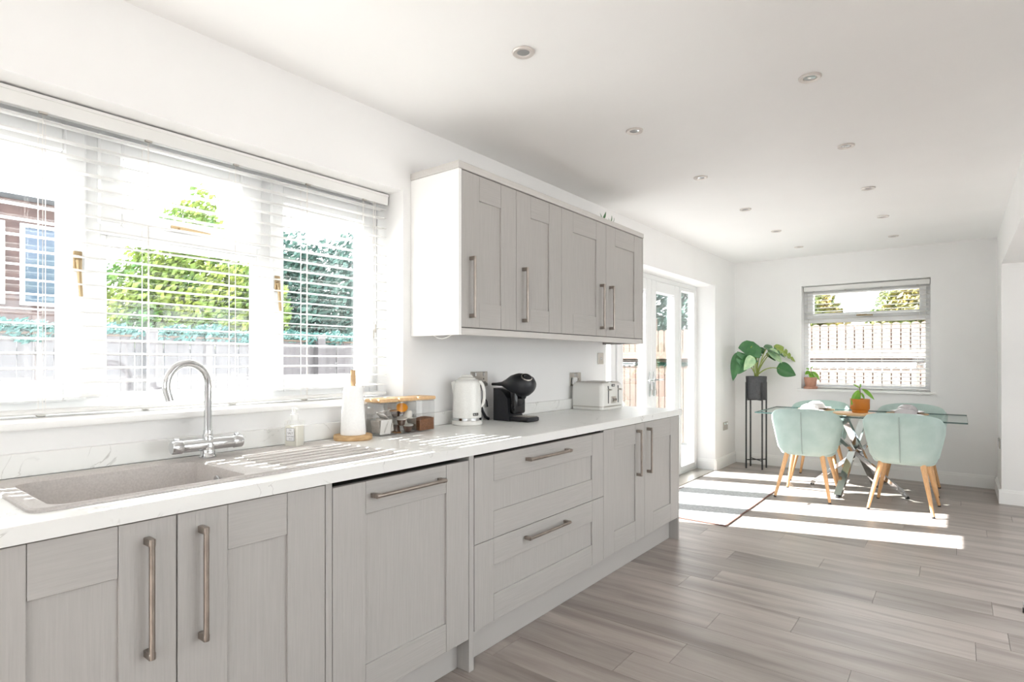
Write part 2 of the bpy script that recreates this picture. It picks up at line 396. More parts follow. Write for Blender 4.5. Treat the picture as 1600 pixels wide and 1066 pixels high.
# skirting boards: flat face, moulded top edge
def skirt(name, runs):
    m = MB()
    for (x0, y0, x1, y1, nx, ny) in runs:     # wall line, outward normal (into the room)
        t = .018; h = .125
        for (tt, z0, z1) in ((t, 0, h - .022), (t * .62, h - .022, h - .008), (t * .4, h - .008, h)):
            m.box(min(x0, x1, x0 + nx * tt, x1 + nx * tt), max(x0, x1, x0 + nx * tt, x1 + nx * tt), min(y0, y1, y0 + ny * tt, y1 + ny * tt), max(y0, y1, y0 + ny * tt, y1 + ny * tt), z0, z1)
    return struct(name, m, 'trim')
skirt('baseboard_left', [(0, FD[1], 0, D, 1, 0), (-.19, FD[1], .0, FD[1], 0, -1)])
skirt('baseboard_far', [(.018, D, RX - .018, D, 0, -1)])
skirt('baseboard_right', [(RX, Q, RX, D - .018, -1, 0), (RX - .018, Q, XR, Q, 0, -1)])

# ------------------------------------------------------------------ kitchen window (window_1)
GX = -.235
w1 = sroot('window_1', (-.21, .95, KW[2]))
MB().ring(0, KW[0], KW[1], KW[2], KW[3], .05, -.27, -.20, .004).build('window_frame', 'upvc', w1)
f = MB()
for (a, b) in ((.645, .70), (1.272, 1.34)): f.box(-.27, -.20, a, b, KW[2] + .05, KW[3] - .05, .004)
f.build('mullion', 'upvc', w1)
MB().box(-.27, -.201, .699, 1.273, 1.70, 1.742, .004).build('transom', 'upvc', w1)
def sash(y0, y1, z0, z1, b, handle=None):
    o = MB().ring(0, y0, y1, z0, z1, b, -.262, -.185, .006).build('sash', 'upvc', w1)
    bb = b if isinstance(b, tuple) else (b,) * 4
    MB().ring(0, y0 + bb[0] - .004, y1 - bb[1] + .004, z0 + bb[2] - .004, z1 - bb[3] + .004, .014, -.25, -.205, .003).build('glazing_bead', 'upvc', o)
    box1('pane', 'glass', o, GX - .003, GX + .003, y0 + bb[0] - .01, y1 - bb[1] + .01, z0 + bb[2] - .01, z1 - bb[3] + .01)
    return o
sl = sash(.025, .655, 1.115, 2.052, (.14, .063, .06, .097))
sr = sash(1.328, 1.882, 1.115, 2.052, (.058, .069, .06, .102))
sv = sash(.69, 1.285, 1.735, 2.052, (.071, .092, .048, .067))
fx = MB().ring(0, .69, 1.295, 1.118, 1.70, (.03, .03, .018, .02), -.26, -.205, .003).build('glazing_bead', 'upvc', w1)
box1('pane', 'glass', w1, GX - .003, GX + .003, .705, 1.28, 1.125, 1.69)
def whandle(par, y, z, flip=1, horiz=False):
    m = MB().rbox(-.181, y, z, .004, .013 if not horiz else .03, .035 if not horiz else .011, .004, 2)
    if horiz: m.tube([(-.178, y, z), (-.170, y, z), (-.167, y + .025, z), (-.166, y + .11, z - .004)], [.007, .007, .007, .005], 10)
    else: m.tube([(-.178, y, z), (-.170, y, z), (-.167, y, z - .02), (-.166, y + .006 * flip, z - .12)], [.009, .008, .007, .006], 10)
    return tag(m.build('window_handle', 'brass', par, 40), 'aged brass casement handle')
whandle(sl, .628, 1.59); whandle(sr, 1.352, 1.59, 1); whandle(sv, .95, 1.757, 1, True)
tag(MB().rbox(-.085, .9478, KW[2] - .012, .115, .9675, .012, .006, 3).build('window_sill', 'trim', w1, 40), 'white painted window board')

# ------------------------------------------------------------------ venetian blinds
def blind(name, label, ax, u0, u1, d, z0, z1, n, cords, mirror, wand):
    """ax 0: hangs in a wall of constant x (u = y); ax 1: in a wall of constant y (u = x); d: depth of slat centre; mirror: room direction"""
    uc = (u0 + u1) / 2
    loc = (d, uc, z0) if ax == 0 else (uc, d, z0)
    t = thing(name, label, 'blind', loc)
    def bx(m, du0, du1, dd0, dd1, zz0, zz1, c=0):
        a, b = sorted((d + dd0 * mirror, d + dd1 * mirror))
        return m.box(a, b, du0, du1, zz0, zz1, c) if ax == 0 else m.box(du0, du1, a, b, zz0, zz1, c)
    bx(MB(), u0, u1, -.028, .024, z1 - .044, z1 - .004, .002).build('headrail', 'slat', t)
    v = MB(); bx(v, u0 - .002, u1 + .002, .026, .032, z1 - .056, z1 - .003, .002); bx(v, u0 - .002, u1 + .002, .032, .035, z1 - .014, z1 - .003); v.build('valance', 'slat', t)
    bx(MB(), u0, u1, -.025, .025, z0 + .004, z0 + .020, .005).build('bottom_rail', 'slat', t)
    top = z1 - .075; bot = z0 + .058; sp = (top - bot) / (n - 1)
    L = (u1 - u0) / 2 - .002; prof = [(-.025, -.0016), (-.012, .0006), (0, .0012), (.012, .0006), (.025, -.0016), (.025, .0010), (.012, .0032), (0, .0038), (-.012, .0032), (-.025, .0010)]
    sm = (MB().prism(prof, 1, -L, L) if ax == 0 else MB().prism(prof, 0, -L, L)).mesh('slat'); sm.materials.append(M['slat'])
    for i in range(n):
        s = link('slat', sm, None, t); s.location = (0, 0, bot + sp * i - z0); s.rotation_euler = (R(random.uniform(-.25, .25)) + (R(11) if ax == 1 else 0), R(random.uniform(-.25, .25)) + (R(4.5) if ax == 0 else 0), 0)
    for u in cords:
        m = MB()
        for k in (-.0265, .0265): bx(m, u - .0009, u + .0009, k - .0007, k + .0007, z0 + .012, z1 - .05)
        bx(m, u + .012, u + .0135, -.001, .001, z0 + .012, z1 - .05)
        for i in range(n):
            zz = bot + sp * i - .0028; bx(m, u - .0006, u + .0006, -.0265, .0265, zz, zz + .0009)
        m.build('ladder_cord', 'cord', t)
        m = MB(); bx(m, u - .012, u + .012, -.010, .010, z0 - .002, z0 + .0045, .002); m.build('cord_button', 'steel', t)
        m = MB(); bx(m, u - .011, u + .011, .0265, .0365, z1 - .062, z1 - .056); m.build('cord_guide', 'steel', t)
    for (u, zz) in wand:
        m = MB(); bx(m, u - .001, u + .001, .030, .032, zz, z1 - .045); m.build('pull_cord', 'cord', t)
        m = MB(); p = (d + .031 * mirror, u, 0) if ax == 0 else (u, d + .031 * mirror, 0)
        m.lathe([(.002, zz + .012), (.004, zz + .006), (.005, zz - .025), (.002, zz - .03)], p, 10); m.build('tassel', 'steel', t, 40)
    return t
blind('venetian_blind', 'wide white wooden venetian blind with open slats over the sink window', 0, -.005, 1.900, -.128, KW[2] + .004, KW[3] - .004, 20, [-.10, .20, .516, .814, 1.128, 1.45, 1.756], 1, [(1.81, 1.39), (1.822, 1.42)])

# ------------------------------------------------------------------ french doors (door_1)
d1 = sroot('door_1', (-.21, 5.275, 0))
fr = MB().ring(0, FD[0], FD[1], .0, FD[2], (.05, .05, .03, .05), -.28, -.21, .004)
for yy in (4.535, 6.0): fr.box(-.28, -.21, yy - .025, yy + .025, .03, FD[2] - .05, .004)
fr.build('door_frame', 'upvc', d1)
for (a, b, sgn) in ((4.562, 5.272, 1), (5.278, 5.973, -1)):
    le = MB().ring(0, a, b, .032, FD[2] - .052, (.11, .11, .13, .11), -.268, -.195, .006).build('door_leaf', 'upvc', d1)
    MB().ring(0, a + .1, b - .1, .152, FD[2] - .152, .014, -.255, -.205, .003).build('glazing_bead', 'upvc', le)
    box1('pane', 'glass', le, GX - .01, GX - .002, a + .105, b - .105, .155, FD[2] - .155)
    yh = (b - .045) if sgn == 1 else (a + .045)
    m = MB().rbox(-.190, yh, 1.02, .005, .014, .12, .004, 2)
    m.tube([(-.188, yh, 1.06), (-.150, yh, 1.06), (-.146, yh - .02 * sgn, 1.06), (-.144, yh - .12 * sgn, 1.06)], [.009, .009, .009, .008], 10)
    tag(m.build('lever_handle', 'chrome', le, 40), 'chrome lever handle with long back plate')
    k = MB().tube([(-.186, yh, .965), (-.165, yh, .965)], .003, 8).box(-.168, -.165, yh - .011, yh + .011, .915, .962, .001)
    k.build('key', 'steel', le)
for (a, b) in ((4.05, 4.51), (6.025, 6.50)):
    s = MB().ring(0, a, b, .03, FD[2] - .05, (.045, .045, .06, .035), -.268, -.205, .005).build('side_light', 'upvc', d1)
    box1('pane', 'glass', s, GX - .01, GX - .002, a + .04, b - .04, .085, FD[2] - .08)
tag(MB().box(-.29, -.005, FD[0], FD[1], -.012, .006, .002).build('threshold', 'steel', d1), 'grey metal door threshold')

# ------------------------------------------------------------------ far window (window_2)
w2 = sroot('window_2', (1.35, D + .16, FW[2]))
YF0, YF1 = D + .15, D + .22
MB().ring(1, FW[0], FW[1], FW[2], FW[3], .05, YF0, YF1, .004).build('window_frame', 'upvc', w2)
MB().box(FW[0] + .05, FW[1] - .05, YF0, YF1, 1.69, 1.735, .004).build('transom', 'upvc', w2)
s = MB().ring(1, FW[0] + .035, FW[1] - .035, 1.73, FW[3] - .03, .065, YF0 - .02, YF1 - .01, .005).build('sash', 'upvc', w2)
box1('pane', 'glass', s, FW[0] + .09, FW[1] - .09, YF0 + .03, YF0 + .036, 1.785, FW[3] - .085)
tag(MB().rbox(1.33, YF0 - .024, 1.76, .05, .005, .012, .004, 2).tube([(1.33, YF0 - .03, 1.76), (1.33, YF0 - .05, 1.757), (1.39, YF0 - .055, 1.752), (1.44, YF0 - .055, 1.75)], .007, 8).build('window_handle', 'brass', s, 40), 'aged brass vent handle')
box1('pane', 'glass', w2, FW[0] + .045, FW[1] - .045, YF0 + .03, YF0 + .036, FW[2] + .045, 1.695)
tag(MB().box(FW[0], FW[1], D - .03, D + .16, FW[2] - .024, FW[2]).rbox(1.35, D - .014, FW[2] - .012, .65, .0135, .012, .006, 3).build('window_sill', 'trim', w2, 40), 'white painted window board')
blind('venetian_blind', 'smaller white wooden venetian blind at the far dining window', 1, FW[0] + .012, FW[1] - .012, D + .108, FW[2] + .006, FW[3] - .004, 25, [.86, 1.18, 1.52, 1.84], -1, [(1.90, 1.25)])

# invented glazing out of view, there to light the room
def glazed(name, ax, u0, u1, z0, z1, d, n):
    o = sroot(name, (d, (u0 + u1) / 2, z0) if ax == 0 else ((u0 + u1) / 2, d, z0))
    m = MB().ring(ax, u0, u1, z0, z1, .06, d, d + .07, .004); wd = (u1 - u0) / n
    for i in range(1, n):
        if ax == 0: m.box(d, d + .07, u0 + wd * i - .04, u0 + wd * i + .04, z0 + .06, z1 - .06)
        else: m.box(u0 + wd * i - .04, u0 + wd * i + .04, d, d + .07, z0 + .06, z1 - .06)
    m.build('window_frame', 'upvc', o)
    for i in range(n):
        a, b = u0 + wd * i + .03, u0 + wd * (i + 1) - .03
        if ax == 0: box1('pane', 'glass', o, d + .03, d + .036, a, b, z0 + .05, z1 - .05)
        else: box1('pane', 'glass', o, a, b, d + .03, d + .036, z0 + .05, z1 - .05)
glazed('added_window_3', 0, RW[0], RW[1], RW[2], RW[3], XR + .12, 5)
glazed('added_window_4', 1, BW[0], BW[1], BW[2], BW[3], YB - .2, 3)
glazed('added_door_2', 0, BD[0], BD[1], 0, BD[2], -.26, 2)

# ------------------------------------------------------------------ base cabinets
XD = .635; XC = .612; XW = .645; YE = 3.92; ZT = .87
def door_front(name, par, xf, y0, y1, z0, z1, st=.125, rl=.122, handle=None, hz=None):
    """shaker front: recessed panel with stiles and rails, standing proud"""
    t = .021; g = .0012
    d = MB().box(xf - t, xf - .009, y0 + .05, y1 - .05, z0 + .05, z1 - .05).build(name, 'cabv', par)
    for (a, b) in ((y0, y0 + st), (y1 - st, y1)): MB().box(xf - t, xf, a, b, z0, z1, .0012).build('stile', 'cabv', d)
    for (a, b) in ((z0, z0 + rl), (z1 - rl, z1)): MB().box(xf - t, xf - .0006, y0 + st + g, y1 - st - g, a, b, .0012).build('rail', 'cabh', d)
    if handle:
        k, p, q, c = handle       # 'v': y=c, z p..q ; 'h': z=c, y p..q
        m = MB(); xo = xf + .032
        if k == 'v':
            for zz in (p, q): m.box(xf, xo + .004, c - .0075, c + .0075, zz - .009, zz + .009, .0015)
            m.tube([(xo, c, p - .008), (xo, c, q + .008)], .0068, 12)
        else:
            for yy in (p, q): m.box(xf, xo + .004, yy - .009, yy + .009, c - .0075, c + .0075, .0015)
            m.tube([(xo, p - .008, c), (xo, q + .008, c)], .0068, 12)
        tag(m.build('handle', 'pewter', d, 40), 'brushed pewter bar handle on square posts')
    return d
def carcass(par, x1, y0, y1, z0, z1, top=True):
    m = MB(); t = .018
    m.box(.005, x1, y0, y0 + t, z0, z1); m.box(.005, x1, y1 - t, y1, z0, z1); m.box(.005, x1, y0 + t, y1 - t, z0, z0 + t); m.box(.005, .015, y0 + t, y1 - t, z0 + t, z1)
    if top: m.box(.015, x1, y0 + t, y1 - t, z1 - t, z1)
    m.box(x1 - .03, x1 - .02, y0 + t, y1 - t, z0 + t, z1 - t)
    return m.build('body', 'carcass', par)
GRP = 'grey shaker base units under the worktop'
c = thing('base_cabinet', 'grey shaker two-door cabinet directly beneath the sink', 'cabinet', (.3, .62, 0), GRP)
carcass(c, XC, .195, 1.043, .15, ZT - .002, False)
door_front('door', c, XD, .197, .6155, .155, .866, handle=('v', .548, .818, .549))
door_front('door', c, XD, .6185, 1.043, .155, .866, handle=('v', .544, .818, .674))
c = thing('base_cabinet', 'grey shaker cabinet at the left end of the worktop, cut by the frame', 'cabinet', (.3, -.2, 0), GRP)
carcass(c, XC, -.6, .193, .15, ZT - .002, False)
door_front('door', c, XD, -.598, .192, .155, .866)
c = thing('dishwasher', 'integrated dishwasher behind a wide single grey panel door with horizontal handle', 'dishwasher', (.3, 1.386, 0))
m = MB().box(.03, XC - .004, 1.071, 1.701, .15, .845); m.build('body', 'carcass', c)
door_front('door', c, XD, 1.071, 1.7025, .135, .852, st=.126, rl=.108, handle=('h', 1.225, 1.535, .803))
c = thing('drawer_unit', 'grey shaker unit with two wide pan drawers', 'drawers', (.3, 2.27, 0), GRP)
carcass(c, XC, 1.736, 2.805, .15, .852)
door_front('drawer', c, XD, 1.737, 2.8045, .5035, .855, st=.122, rl=.112, handle=('h', 2.090, 2.418, .806))
door_front('drawer', c, XD, 1.737, 2.8045, .152, .5005, st=.122, rl=.112, handle=('h', 2.082, 2.407, .452))
c = thing('base_cabinet', 'grey shaker two-door cabinet at the french door end of the worktop', 'cabinet', (.3, 3.33, 0), GRP)
carcass(c, XC, 2.807, 3.868, .15, ZT - .002)
door_front('door', c, XD, 2.8075, 3.329, .155, .866, handle=('v', .558, .822, 3.222))
door_front('door', c, XD, 3.332, 3.868, .155, .866, handle=('v', .556, .822, 3.368))
for (a, b, l) in ((1.0455, 1.0685, 'slim grey filler panel between the sink cupboard and dishwasher door'), (1.7045, 1.7335, 'slim grey end panel between dishwasher door and pan drawers'), (3.870, 3.890, 'grey end panel closing the cabinet run beside the french doors')):
    tag(MB().box(.02, XD, a, b, 0, ZT - .001, .001).build('end_panel', 'cabv'), l, 'panel', 'floor-length panels of the base units')
for (a, b, l) in ((-.6, 1.045, 'grey plinth board beneath the sink cabinets'), (1.069, 1.704, 'grey plinth board beneath the dishwasher door'), (1.734, 3.869, 'long grey plinth board beneath the pan drawers')):
    tag(MB().box(.552, .570, a, b, 0, .149, .001).build('plinth', 'cabflat'), l, 'plinth', 'plinth boards along the floor')

# worktop with the sink cut-out
SK = (.085, .555, .345, 1.405)        # sink outer rim x0,x1,y0,y1
m = MB(); cx0, cx1, cy0, cy1 = SK[0] + .012, SK[1] - .012, SK[2] + .012, SK[3] - .012
wt = thing('worktop', 'pale marbled worktop running under the window to the french doors', 'worktop', (.32, 1.6, .87))
for (a, b, p, q) in ((.021, XW, -.6, cy0), (.021, XW, cy1, YE), (.021, cx0, cy0, cy1), (cx1, XW, cy0, cy1)): m.box(a, b, p, q, .872, .91)
m.build('slab', 'stone', wt)
MB().box(XW - .0005, XW + .0006, -.6, YE, .871, .9095, .0003).build('front_edging', 'stone', wt)
tag(MB().box(.001, .020, -.6, YE - .01, .9105, .980, .002).build('upstand', 'stone'), 'low marbled upstand along the wall behind the worktop', 'upstand')

# ------------------------------------------------------------------ sink
sk = thing('sink', 'grey granite inset sink with long ribbed drainer beneath the window', 'sink', (.32, .875, .91))
def rrect(x0, x1, y0, y1, r, z, n=6):
    out = []
    for (cx, cy, a0) in ((x1 - r, y1 - r, 0), (x0 + r, y1 - r, 90), (x0 + r, y0 + r, 180), (x1 - r, y0 + r, 270)):
        for i in range(n + 1):
            a = R(a0 + 90 * i / n); out.append((cx + r * math.cos(a), cy + r * math.sin(a), z))
    return out
bx = (.135, .520, .395, .865)
loops = [rrect(*SK, .035, .9102), rrect(*SK, .035, .916), rrect(SK[0] + .006, SK[1] - .006, SK[2] + .006, SK[3] - .006, .03, .9195), rrect(SK[0] + .016, SK[1] - .016, SK[2] + .016, SK[3] - .016, .025, .9175),
         rrect(bx[0] - .008, bx[1] + .008, bx[2] - .008, bx[3] + .008, .045, .9165), rrect(*bx, .04, .911), rrect(bx[0] + .006, bx[1] - .006, bx[2] + .006, bx[3] - .006, .038, .77), rrect(bx[0] + .025, bx[1] - .025, bx[2] + .025, bx[3] - .025, .03, .745)]
n = len(loops[0]); vs = [p for l in loops for p in l]
fs = [(k * n + i, k * n + (i + 1) % n, (k + 1) * n + (i + 1) % n, (k + 1) * n + i) for k in range(len(loops) - 1) for i in range(n)] + [tuple((len(loops) - 1) * n + i for i in range(n))]
MB().add(vs, fs).build('basin', 'sink', sk, 35)
for i in range(6):
    xx = .205 + .052 * i
    MB().rbox(xx, (.965 + .012 * abs(i - 2.5) + 1.375) / 2, .9175, .012, (1.375 - .965 - .012 * abs(i - 2.5)) / 2, .004, .004, 2).build('drainer_ridge', 'sink', sk, 40)
MB().lathe([(.0, .7465), (.040, .7465), (.042, .750), (.034, .752), (.0, .749)], (.33, .63, 0), 24).build('waste', 'chrome', sk, 40)
MB().lathe([(0, 0), (.022, 0), (.024, .004), (.018, .007), (0, .007)], (.33, .8595, .865), 20, Matrix.Rotation(R(90), 4, 'X')).build('overflow', 'chrome', sk, 40)

# ------------------------------------------------------------------ tap
tp = thing('mixer_tap', 'tall chrome swan-neck mixer tap behind the sink bowl', 'tap', (.125, .92, .918))
MB().lathe([(.028, 0), (.028, .004), (.024, .008), (.022, .03), (.024, .045), (.02, .055), (0, .055)], (.125, .92, .9175), 28).build('base', 'chrome', tp, 40)
MB().tube([(.125, .83, .9625), (.125, .84, .9625), (.125, 1.0, .9625), (.125, 1.01, .9625)], [.018, .021, .021, .018], 28).build('body', 'chrome', tp, 40)
for (a, b, e) in ((.802, .836, -1), (1.004, 1.038, 1)):
    kn = MB().tube([(.125, a, .9625), (.125, a + .004, .9625), (.125, b - .004, .9625), (.125, b, .9625)], [.020, .0235, .0235, .021], 28).build('knob', 'chrome', tp, 40)
    MB().rbox(.125, (a + b) / 2, .988, .006, .009, .006, .004, 2).build('lever', 'chrome', kn, 40)
MB().lathe([(.017, 0), (.017, .02), (.0145, .024), (.0145, .036), (0, .036)], (.125, .92, .975), 24).build('collar', 'chrome', tp, 40)
pa = [(.125, .92, .99), (.125, .92, 1.06), (.125, .92, 1.165)]; rr = .074
for i in range(1, 15):
    a = R(180 * i / 14 * 1.06); dy = rr * (1 - math.cos(a)); dz = rr * math.sin(a)
    pa.append((.125 + .22 * dy, .92 - dy * .98, 1.17 + dz))
pa.append((pa[-1][0] + .003, pa[-1][1] - .004 + .012, pa[-1][2] - .035))
MB().tube(pa, .0125, 20).build('spout', 'chrome', tp, 50)

# ------------------------------------------------------------------ wall cabinets
XF = .332; ZB0, ZB1 = 1.408, 2.159
G2 = 'grey shaker wall cabinets'
specs = [('grey shaker single-door wall cabinet nearest the sink window', 1.986, 2.4105, [(1.986, 2.4095, 2.046)]),
         ('grey shaker single-door wall cabinet, second from the sink window', 2.4115, 2.8475, [(2.4120, 2.8470, 2.468)]),
         ('grey shaker two-door wall cabinet nearest the french doors', 2.8485, 3.94, [(2.849, 3.389, 3.312), (3.392, 3.939, 3.442)])]
for (l, a, b, ds) in specs:
    c = thing('wall_cabinet', l, 'cabinet', (.15, (a + b) / 2, ZB0), G2)
    carcass(c, XF - .023, a, b, ZB0 + .003, ZB1 - .003)
    for (p, q, hy) in ds: door_front('door', c, XF, p, q, ZB0 + .004, ZB1 - .004, st=.127, rl=.122, handle=('v', 1.466, 1.742, hy))
tag(MB().box(.001, XF + .001, 1.966, 1.9845, 1.374, 2.158, .001).build('end_panel', 'trim'), 'plain end panel, coloured white as lit, of the wall cabinets facing the sink window', 'panel')  # light on this side is put into its white colour
tag(MB().box(.001, XF, 3.9415, 3.959, 1.374, 2.158, .001).build('end_panel', 'cabv'), 'grey end panel of the wall cabinets facing the french doors', 'panel')
tag(MB().box(.001, XF + .004, 1.962, 3.962, 2.1595, 2.194, .003).build('cornice', 'cornice'), 'flat cornice strip along the top of the wall cabinets', 'cornice')
tag(MB().box(XF - .02, XF, 1.9855, 3.9405, 1.3745, 1.4075, .002).build('light_pelmet', 'cornice'), 'light pelmet strip along the bottom of the wall cabinets', 'pelmet')
for (yy, l) in ((2.06, 'small white round lamp under the wall cabinet end nearest the sink'), (3.60, 'small white round lamp under the wall cabinet end nearest the french doors')):
    o = thing('cabinet_lamp', l, 'lamp', (.25, yy, 1.40), 'lamps under the wall cabinets')
    MB().lathe([(0, 1.411), (.034, 1.411), (.034, 1.392), (.030, 1.388), (0, 1.388)], (.25, yy, 0), 24).build('housing', 'plastic_w', o, 40)
    MB().lathe([(0, 1.3885), (.024, 1.3885), (.022, 1.386), (0, 1.386)], (.25, yy, 0), 20).build('lens', 'plastic_w', o, 40)
tag(MB().tube([(.14, 1.99, 1.376), (.165, 1.99, 1.364), (.20, 1.99, 1.358), (.235, 1.99, 1.364), (.27, 1.99, 1.378)], .002, 8).build('lamp_cable', 'plastic_w', None, 60), 'thin white cable looping below the wall cabinet end panel', 'cable')

# ------------------------------------------------------------------ leaves
def leaf(L, Wd, kind='plain', droop=.25, fold=.15, n=22):
    """leaf along +y, normal +z; kinds: plain (lance), heart, split (monstera)"""
    vs = []; fs = []
    for i in range(n + 1):
        t = i / n
        if kind == 'plain': hw = Wd * math.sin(math.pi * t ** .85) ** .9 if 0 < t < 1 else 0
        else: hw = Wd * (math.sin(math.pi * t ** .62) ** .75) * (1 - .25 * t) * 1.1 if 0 < t < 1 else 0
        if kind == 'split' and i in (8, 12, 16): hw *= .28
        yb = L * t; back = .16 * L * (1 - t) ** 3 if kind != 'plain' else 0
        zc = -droop * L * t * t
        vs += [(-hw, yb - back, zc + fold * hw * .9), (-hw * .5, yb - back * .5, zc + fold * hw * .7), (0, yb, zc), (hw * .5, yb - back * .5, zc + fold * hw * .7), (hw, yb - back, zc + fold * hw * .9)]
    for i in range(n):
        for k in range(4): fs.append((i * 5 + k, i * 5 + k + 1, i * 5 + 5 + k + 1, i * 5 + 5 + k))
    o = len(vs); vs += [(p[0], p[1], p[2] - .0012) for p in vs]
    fs += [tuple(q + o for q in reversed(f)) for f in fs]
    return vs, fs
def place_leaf(mb, base, tip, nrm, Wd, kind, droop=.2, fold=.15):
    b = Vector(base); y = Vector(tip) - b; L = y.length; y.normalize(); x = y.cross(Vector(nrm)).normalized(); z = x.cross(y)
    mt = Matrix(((x[0], y[0], z[0], b[0]), (x[1], y[1], z[1], b[1]), (x[2], y[2], z[2], b[2]), (0, 0, 0, 1)))
    vs, fs = leaf(L, Wd, kind, droop, fold)
    return mb.add([mt @ Vector(p) for p in vs], fs)
def curve3(a, b, sag, n=8):
    a, b = Vector(a), Vector(b); out = []
    for i in range(n + 1):
        t = i / n; p = a.lerp(b, t); p.z += sag * math.sin(math.pi * t); out.append(p)
    return out

o = thing('trailing_plant', 'small green leafy sprig peeping over the top of the wall cabinets', 'plant', (.27, 3.52, 2.195))
m = MB(); st = MB()
for i in range(9):
    yy = 3.46 + .018 * i; b = (.26 + random.uniform(-.02, .02), yy, 2.203); t = (b[0] + random.uniform(-.02, .04), yy + random.uniform(-.03, .03), 2.203 + random.uniform(.02, .065))
    place_leaf(m, b, t, (1, .2, .4), .013, 'plain')
st.tube([(.26, 3.44, 2.199), (.27, 3.52, 2.203), (.26, 3.62, 2.199)], .004, 6)
st.build('stem', 'stemb', o); m.build('foliage', 'leaf', o)

# ------------------------------------------------------------------ things on the worktop
Z = .91
o = thing('soap_dispenser', 'clear pump bottle of pale hand soap with printed label beside the drainer', 'soap', (.115, 1.255, Z), rz=R(20))
MB().rbox(0, 0, .054, .032, .024, .053, .006, 3).build('bottle', 'soapglass', o, 40, True)
MB().rbox(0, 0, .045, .029, .021, .042, .005, 3).build('liquid', 'soapmilk', o, 40, True)
MB().lathe([(0, .1075), (.016, .1075), (.0165, .112), (.0165, .130), (.013, .133), (.013, .136), (.009, .137), (.009, .146), (0, .146)], (0, 0, 0), 20).build('collar', 'plastic_w', o, 40, True)
MB().lathe([(0, .146), (.008, .146), (.010, .151), (.010, .156), (0, .157)], (0, 0, 0), 16).tube([(0, 0, .152), (.012, -.004, .153), (.024, -.008, .150)], [.006, .005, .004], 10).build('pump_head', 'plastic_w', o, 40, True)
lb = MB().box(-.019, .019, -.0248, -.0243, .028, .078).build('label', 'paperlabel', o, local=True)
fr = MB()
for (a, b, c_, d_) in ((-.019, .019, .028, .0292), (-.019, .019, .0768, .078), (-.019, -.0178, .028, .078), (.0178, .019, .028, .078)): fr.box(a, b, -.0252, -.0248, c_, d_)
fr.build('label_border', 'ink', lb, local=True)
for (s_, z_, sz) in (('SEA', .070, .007), ('SALT', .058, .012), ('HAND WASH', .046, .0055), ('250 ml', .036, .005)):
    t = link('label_print', text_mesh(s_, sz, 'label_print'), 'ink', lb); t.location = (0, -.0250, z_); t.rotation_euler = (R(90), 0, 0)

o = thing('paper_towel_holder', 'wooden kitchen roll holder with round live-edge base and upright rod', 'holder', (.105, 1.54, Z))
m = MB(); prof = []
vs = []; N = 40
rad = [.082 + .003 * math.sin(3 * i * 2 * math.pi / N + .6) + .0015 * math.sin(7 * i * 2 * math.pi / N) for i in range(N)]
for (k, z_) in ((.97, 0.0005), (1, .004), (1, .018), (.97, .022)):
    vs += [(rad[i] * k * math.cos(2 * math.pi * i / N), rad[i] * k * math.sin(2 * math.pi * i / N), z_) for i in range(N)]
fs = [(k * N + i, k * N + (i + 1) % N, (k + 1) * N + (i + 1) % N, (k + 1) * N + i) for k in range(3) for i in range(N)] + [tuple(range(N)), tuple(3 * N + i for i in range(N))]
MB().add(vs, fs).build('base', 'rawwood', o, 40, True)
MB().lathe([(.011, .022), (.011, .298), (.0095, .301), (0, .301)], (0, 0, 0), 20).build('rod', 'rod', o, 40, True)
tag(MB().lathe([(.0125, .9325), (.053, .9325), (.0535, .936), (.0500, 1.00), (.0455, 1.08), (.0405, 1.132), (.037, 1.140), (.026, 1.143), (.0125, 1.1425), (.0125, .9325)], (.105, 1.54, 0), 40).build('paper_towel_roll', 'paper', None, 50), 'white kitchen roll standing on the wooden holder', 'kitchen roll')

JX = .098
def jar(yc, label):
    o = thing('storage_jar', label, 'jar', (JX, yc, Z), 'square glass jars with bamboo lids')
    g = MB().rbox(JX, yc, Z + .0755, .0515, .0515, .0752, .010, 3)
    g.build('glass_body', 'jarglass', o, 40)
    ld = MB().rbox(JX, yc, Z + .1605, .0545, .0545, .0085, .006, 3).build('lid', 'bamboo', o, 40)
    MB().rbox(JX, yc, Z + .1485, .049, .049, .003, .002, 2).build('seal', 'jarglass', ld, 40)
jar(1.703, 'square bamboo-lidded glass jar of tea bags beside the kitchen roll')
jar(1.822, 'square bamboo-lidded glass jar of coffee pods, middle of three')
jar(1.941, 'square bamboo-lidded glass jar of brown coffee powder nearest the kettle')
tb = MB().rbox(0, 0, 0, .027, .004, .030, .004, 2).mesh('pouch', 40); tb.materials.append(M['tea'])
tw = MB().box(-.030, .030, -.0012, .0012, -.034, .034, .0008).mesh('envelope'); tw.materials.append(M['teawhite'])
tg = ['upright against the front', 'leaning at the left', 'tilted low in the middle', 'tilted low at the right', 'lying on top of the pile', 'standing at the back', 'wedged low at the right back', 'slanting at the very top']
pos = [(.032, -.004, .040, 8, 0, 90, 1), (-.005, -.030, .040, 10, 0, 5, 0), (.012, -.012, .046, -14, 12, 28, 0), (.018, .016, .043, 12, -10, 60, 0), (0, .004, .088, 62, 14, 20, 0), (-.022, .012, .046, -12, 4, 30, 0), (.004, .030, .038, 6, 24, 10, 0), (-.002, -.002, .106, 76, -8, 85, 1)]
for i, (dx, dy, dz, rx, ry, rz, kd) in enumerate(pos):
    q = link('tea_bag', tw if kd else tb, None); q.location = (JX + dx, 1.703 + dy, Z + dz); q.rotation_euler = (R(rx), R(ry), R(rz))
    tag(q, ('tea bag in a paper sachet ' if kd else 'grey mesh tea bag ') + tg[i] + ', inside the left glass jar', 'tea bag', 'tea sachets in the left jar' if kd else 'tea bags in the left jar')
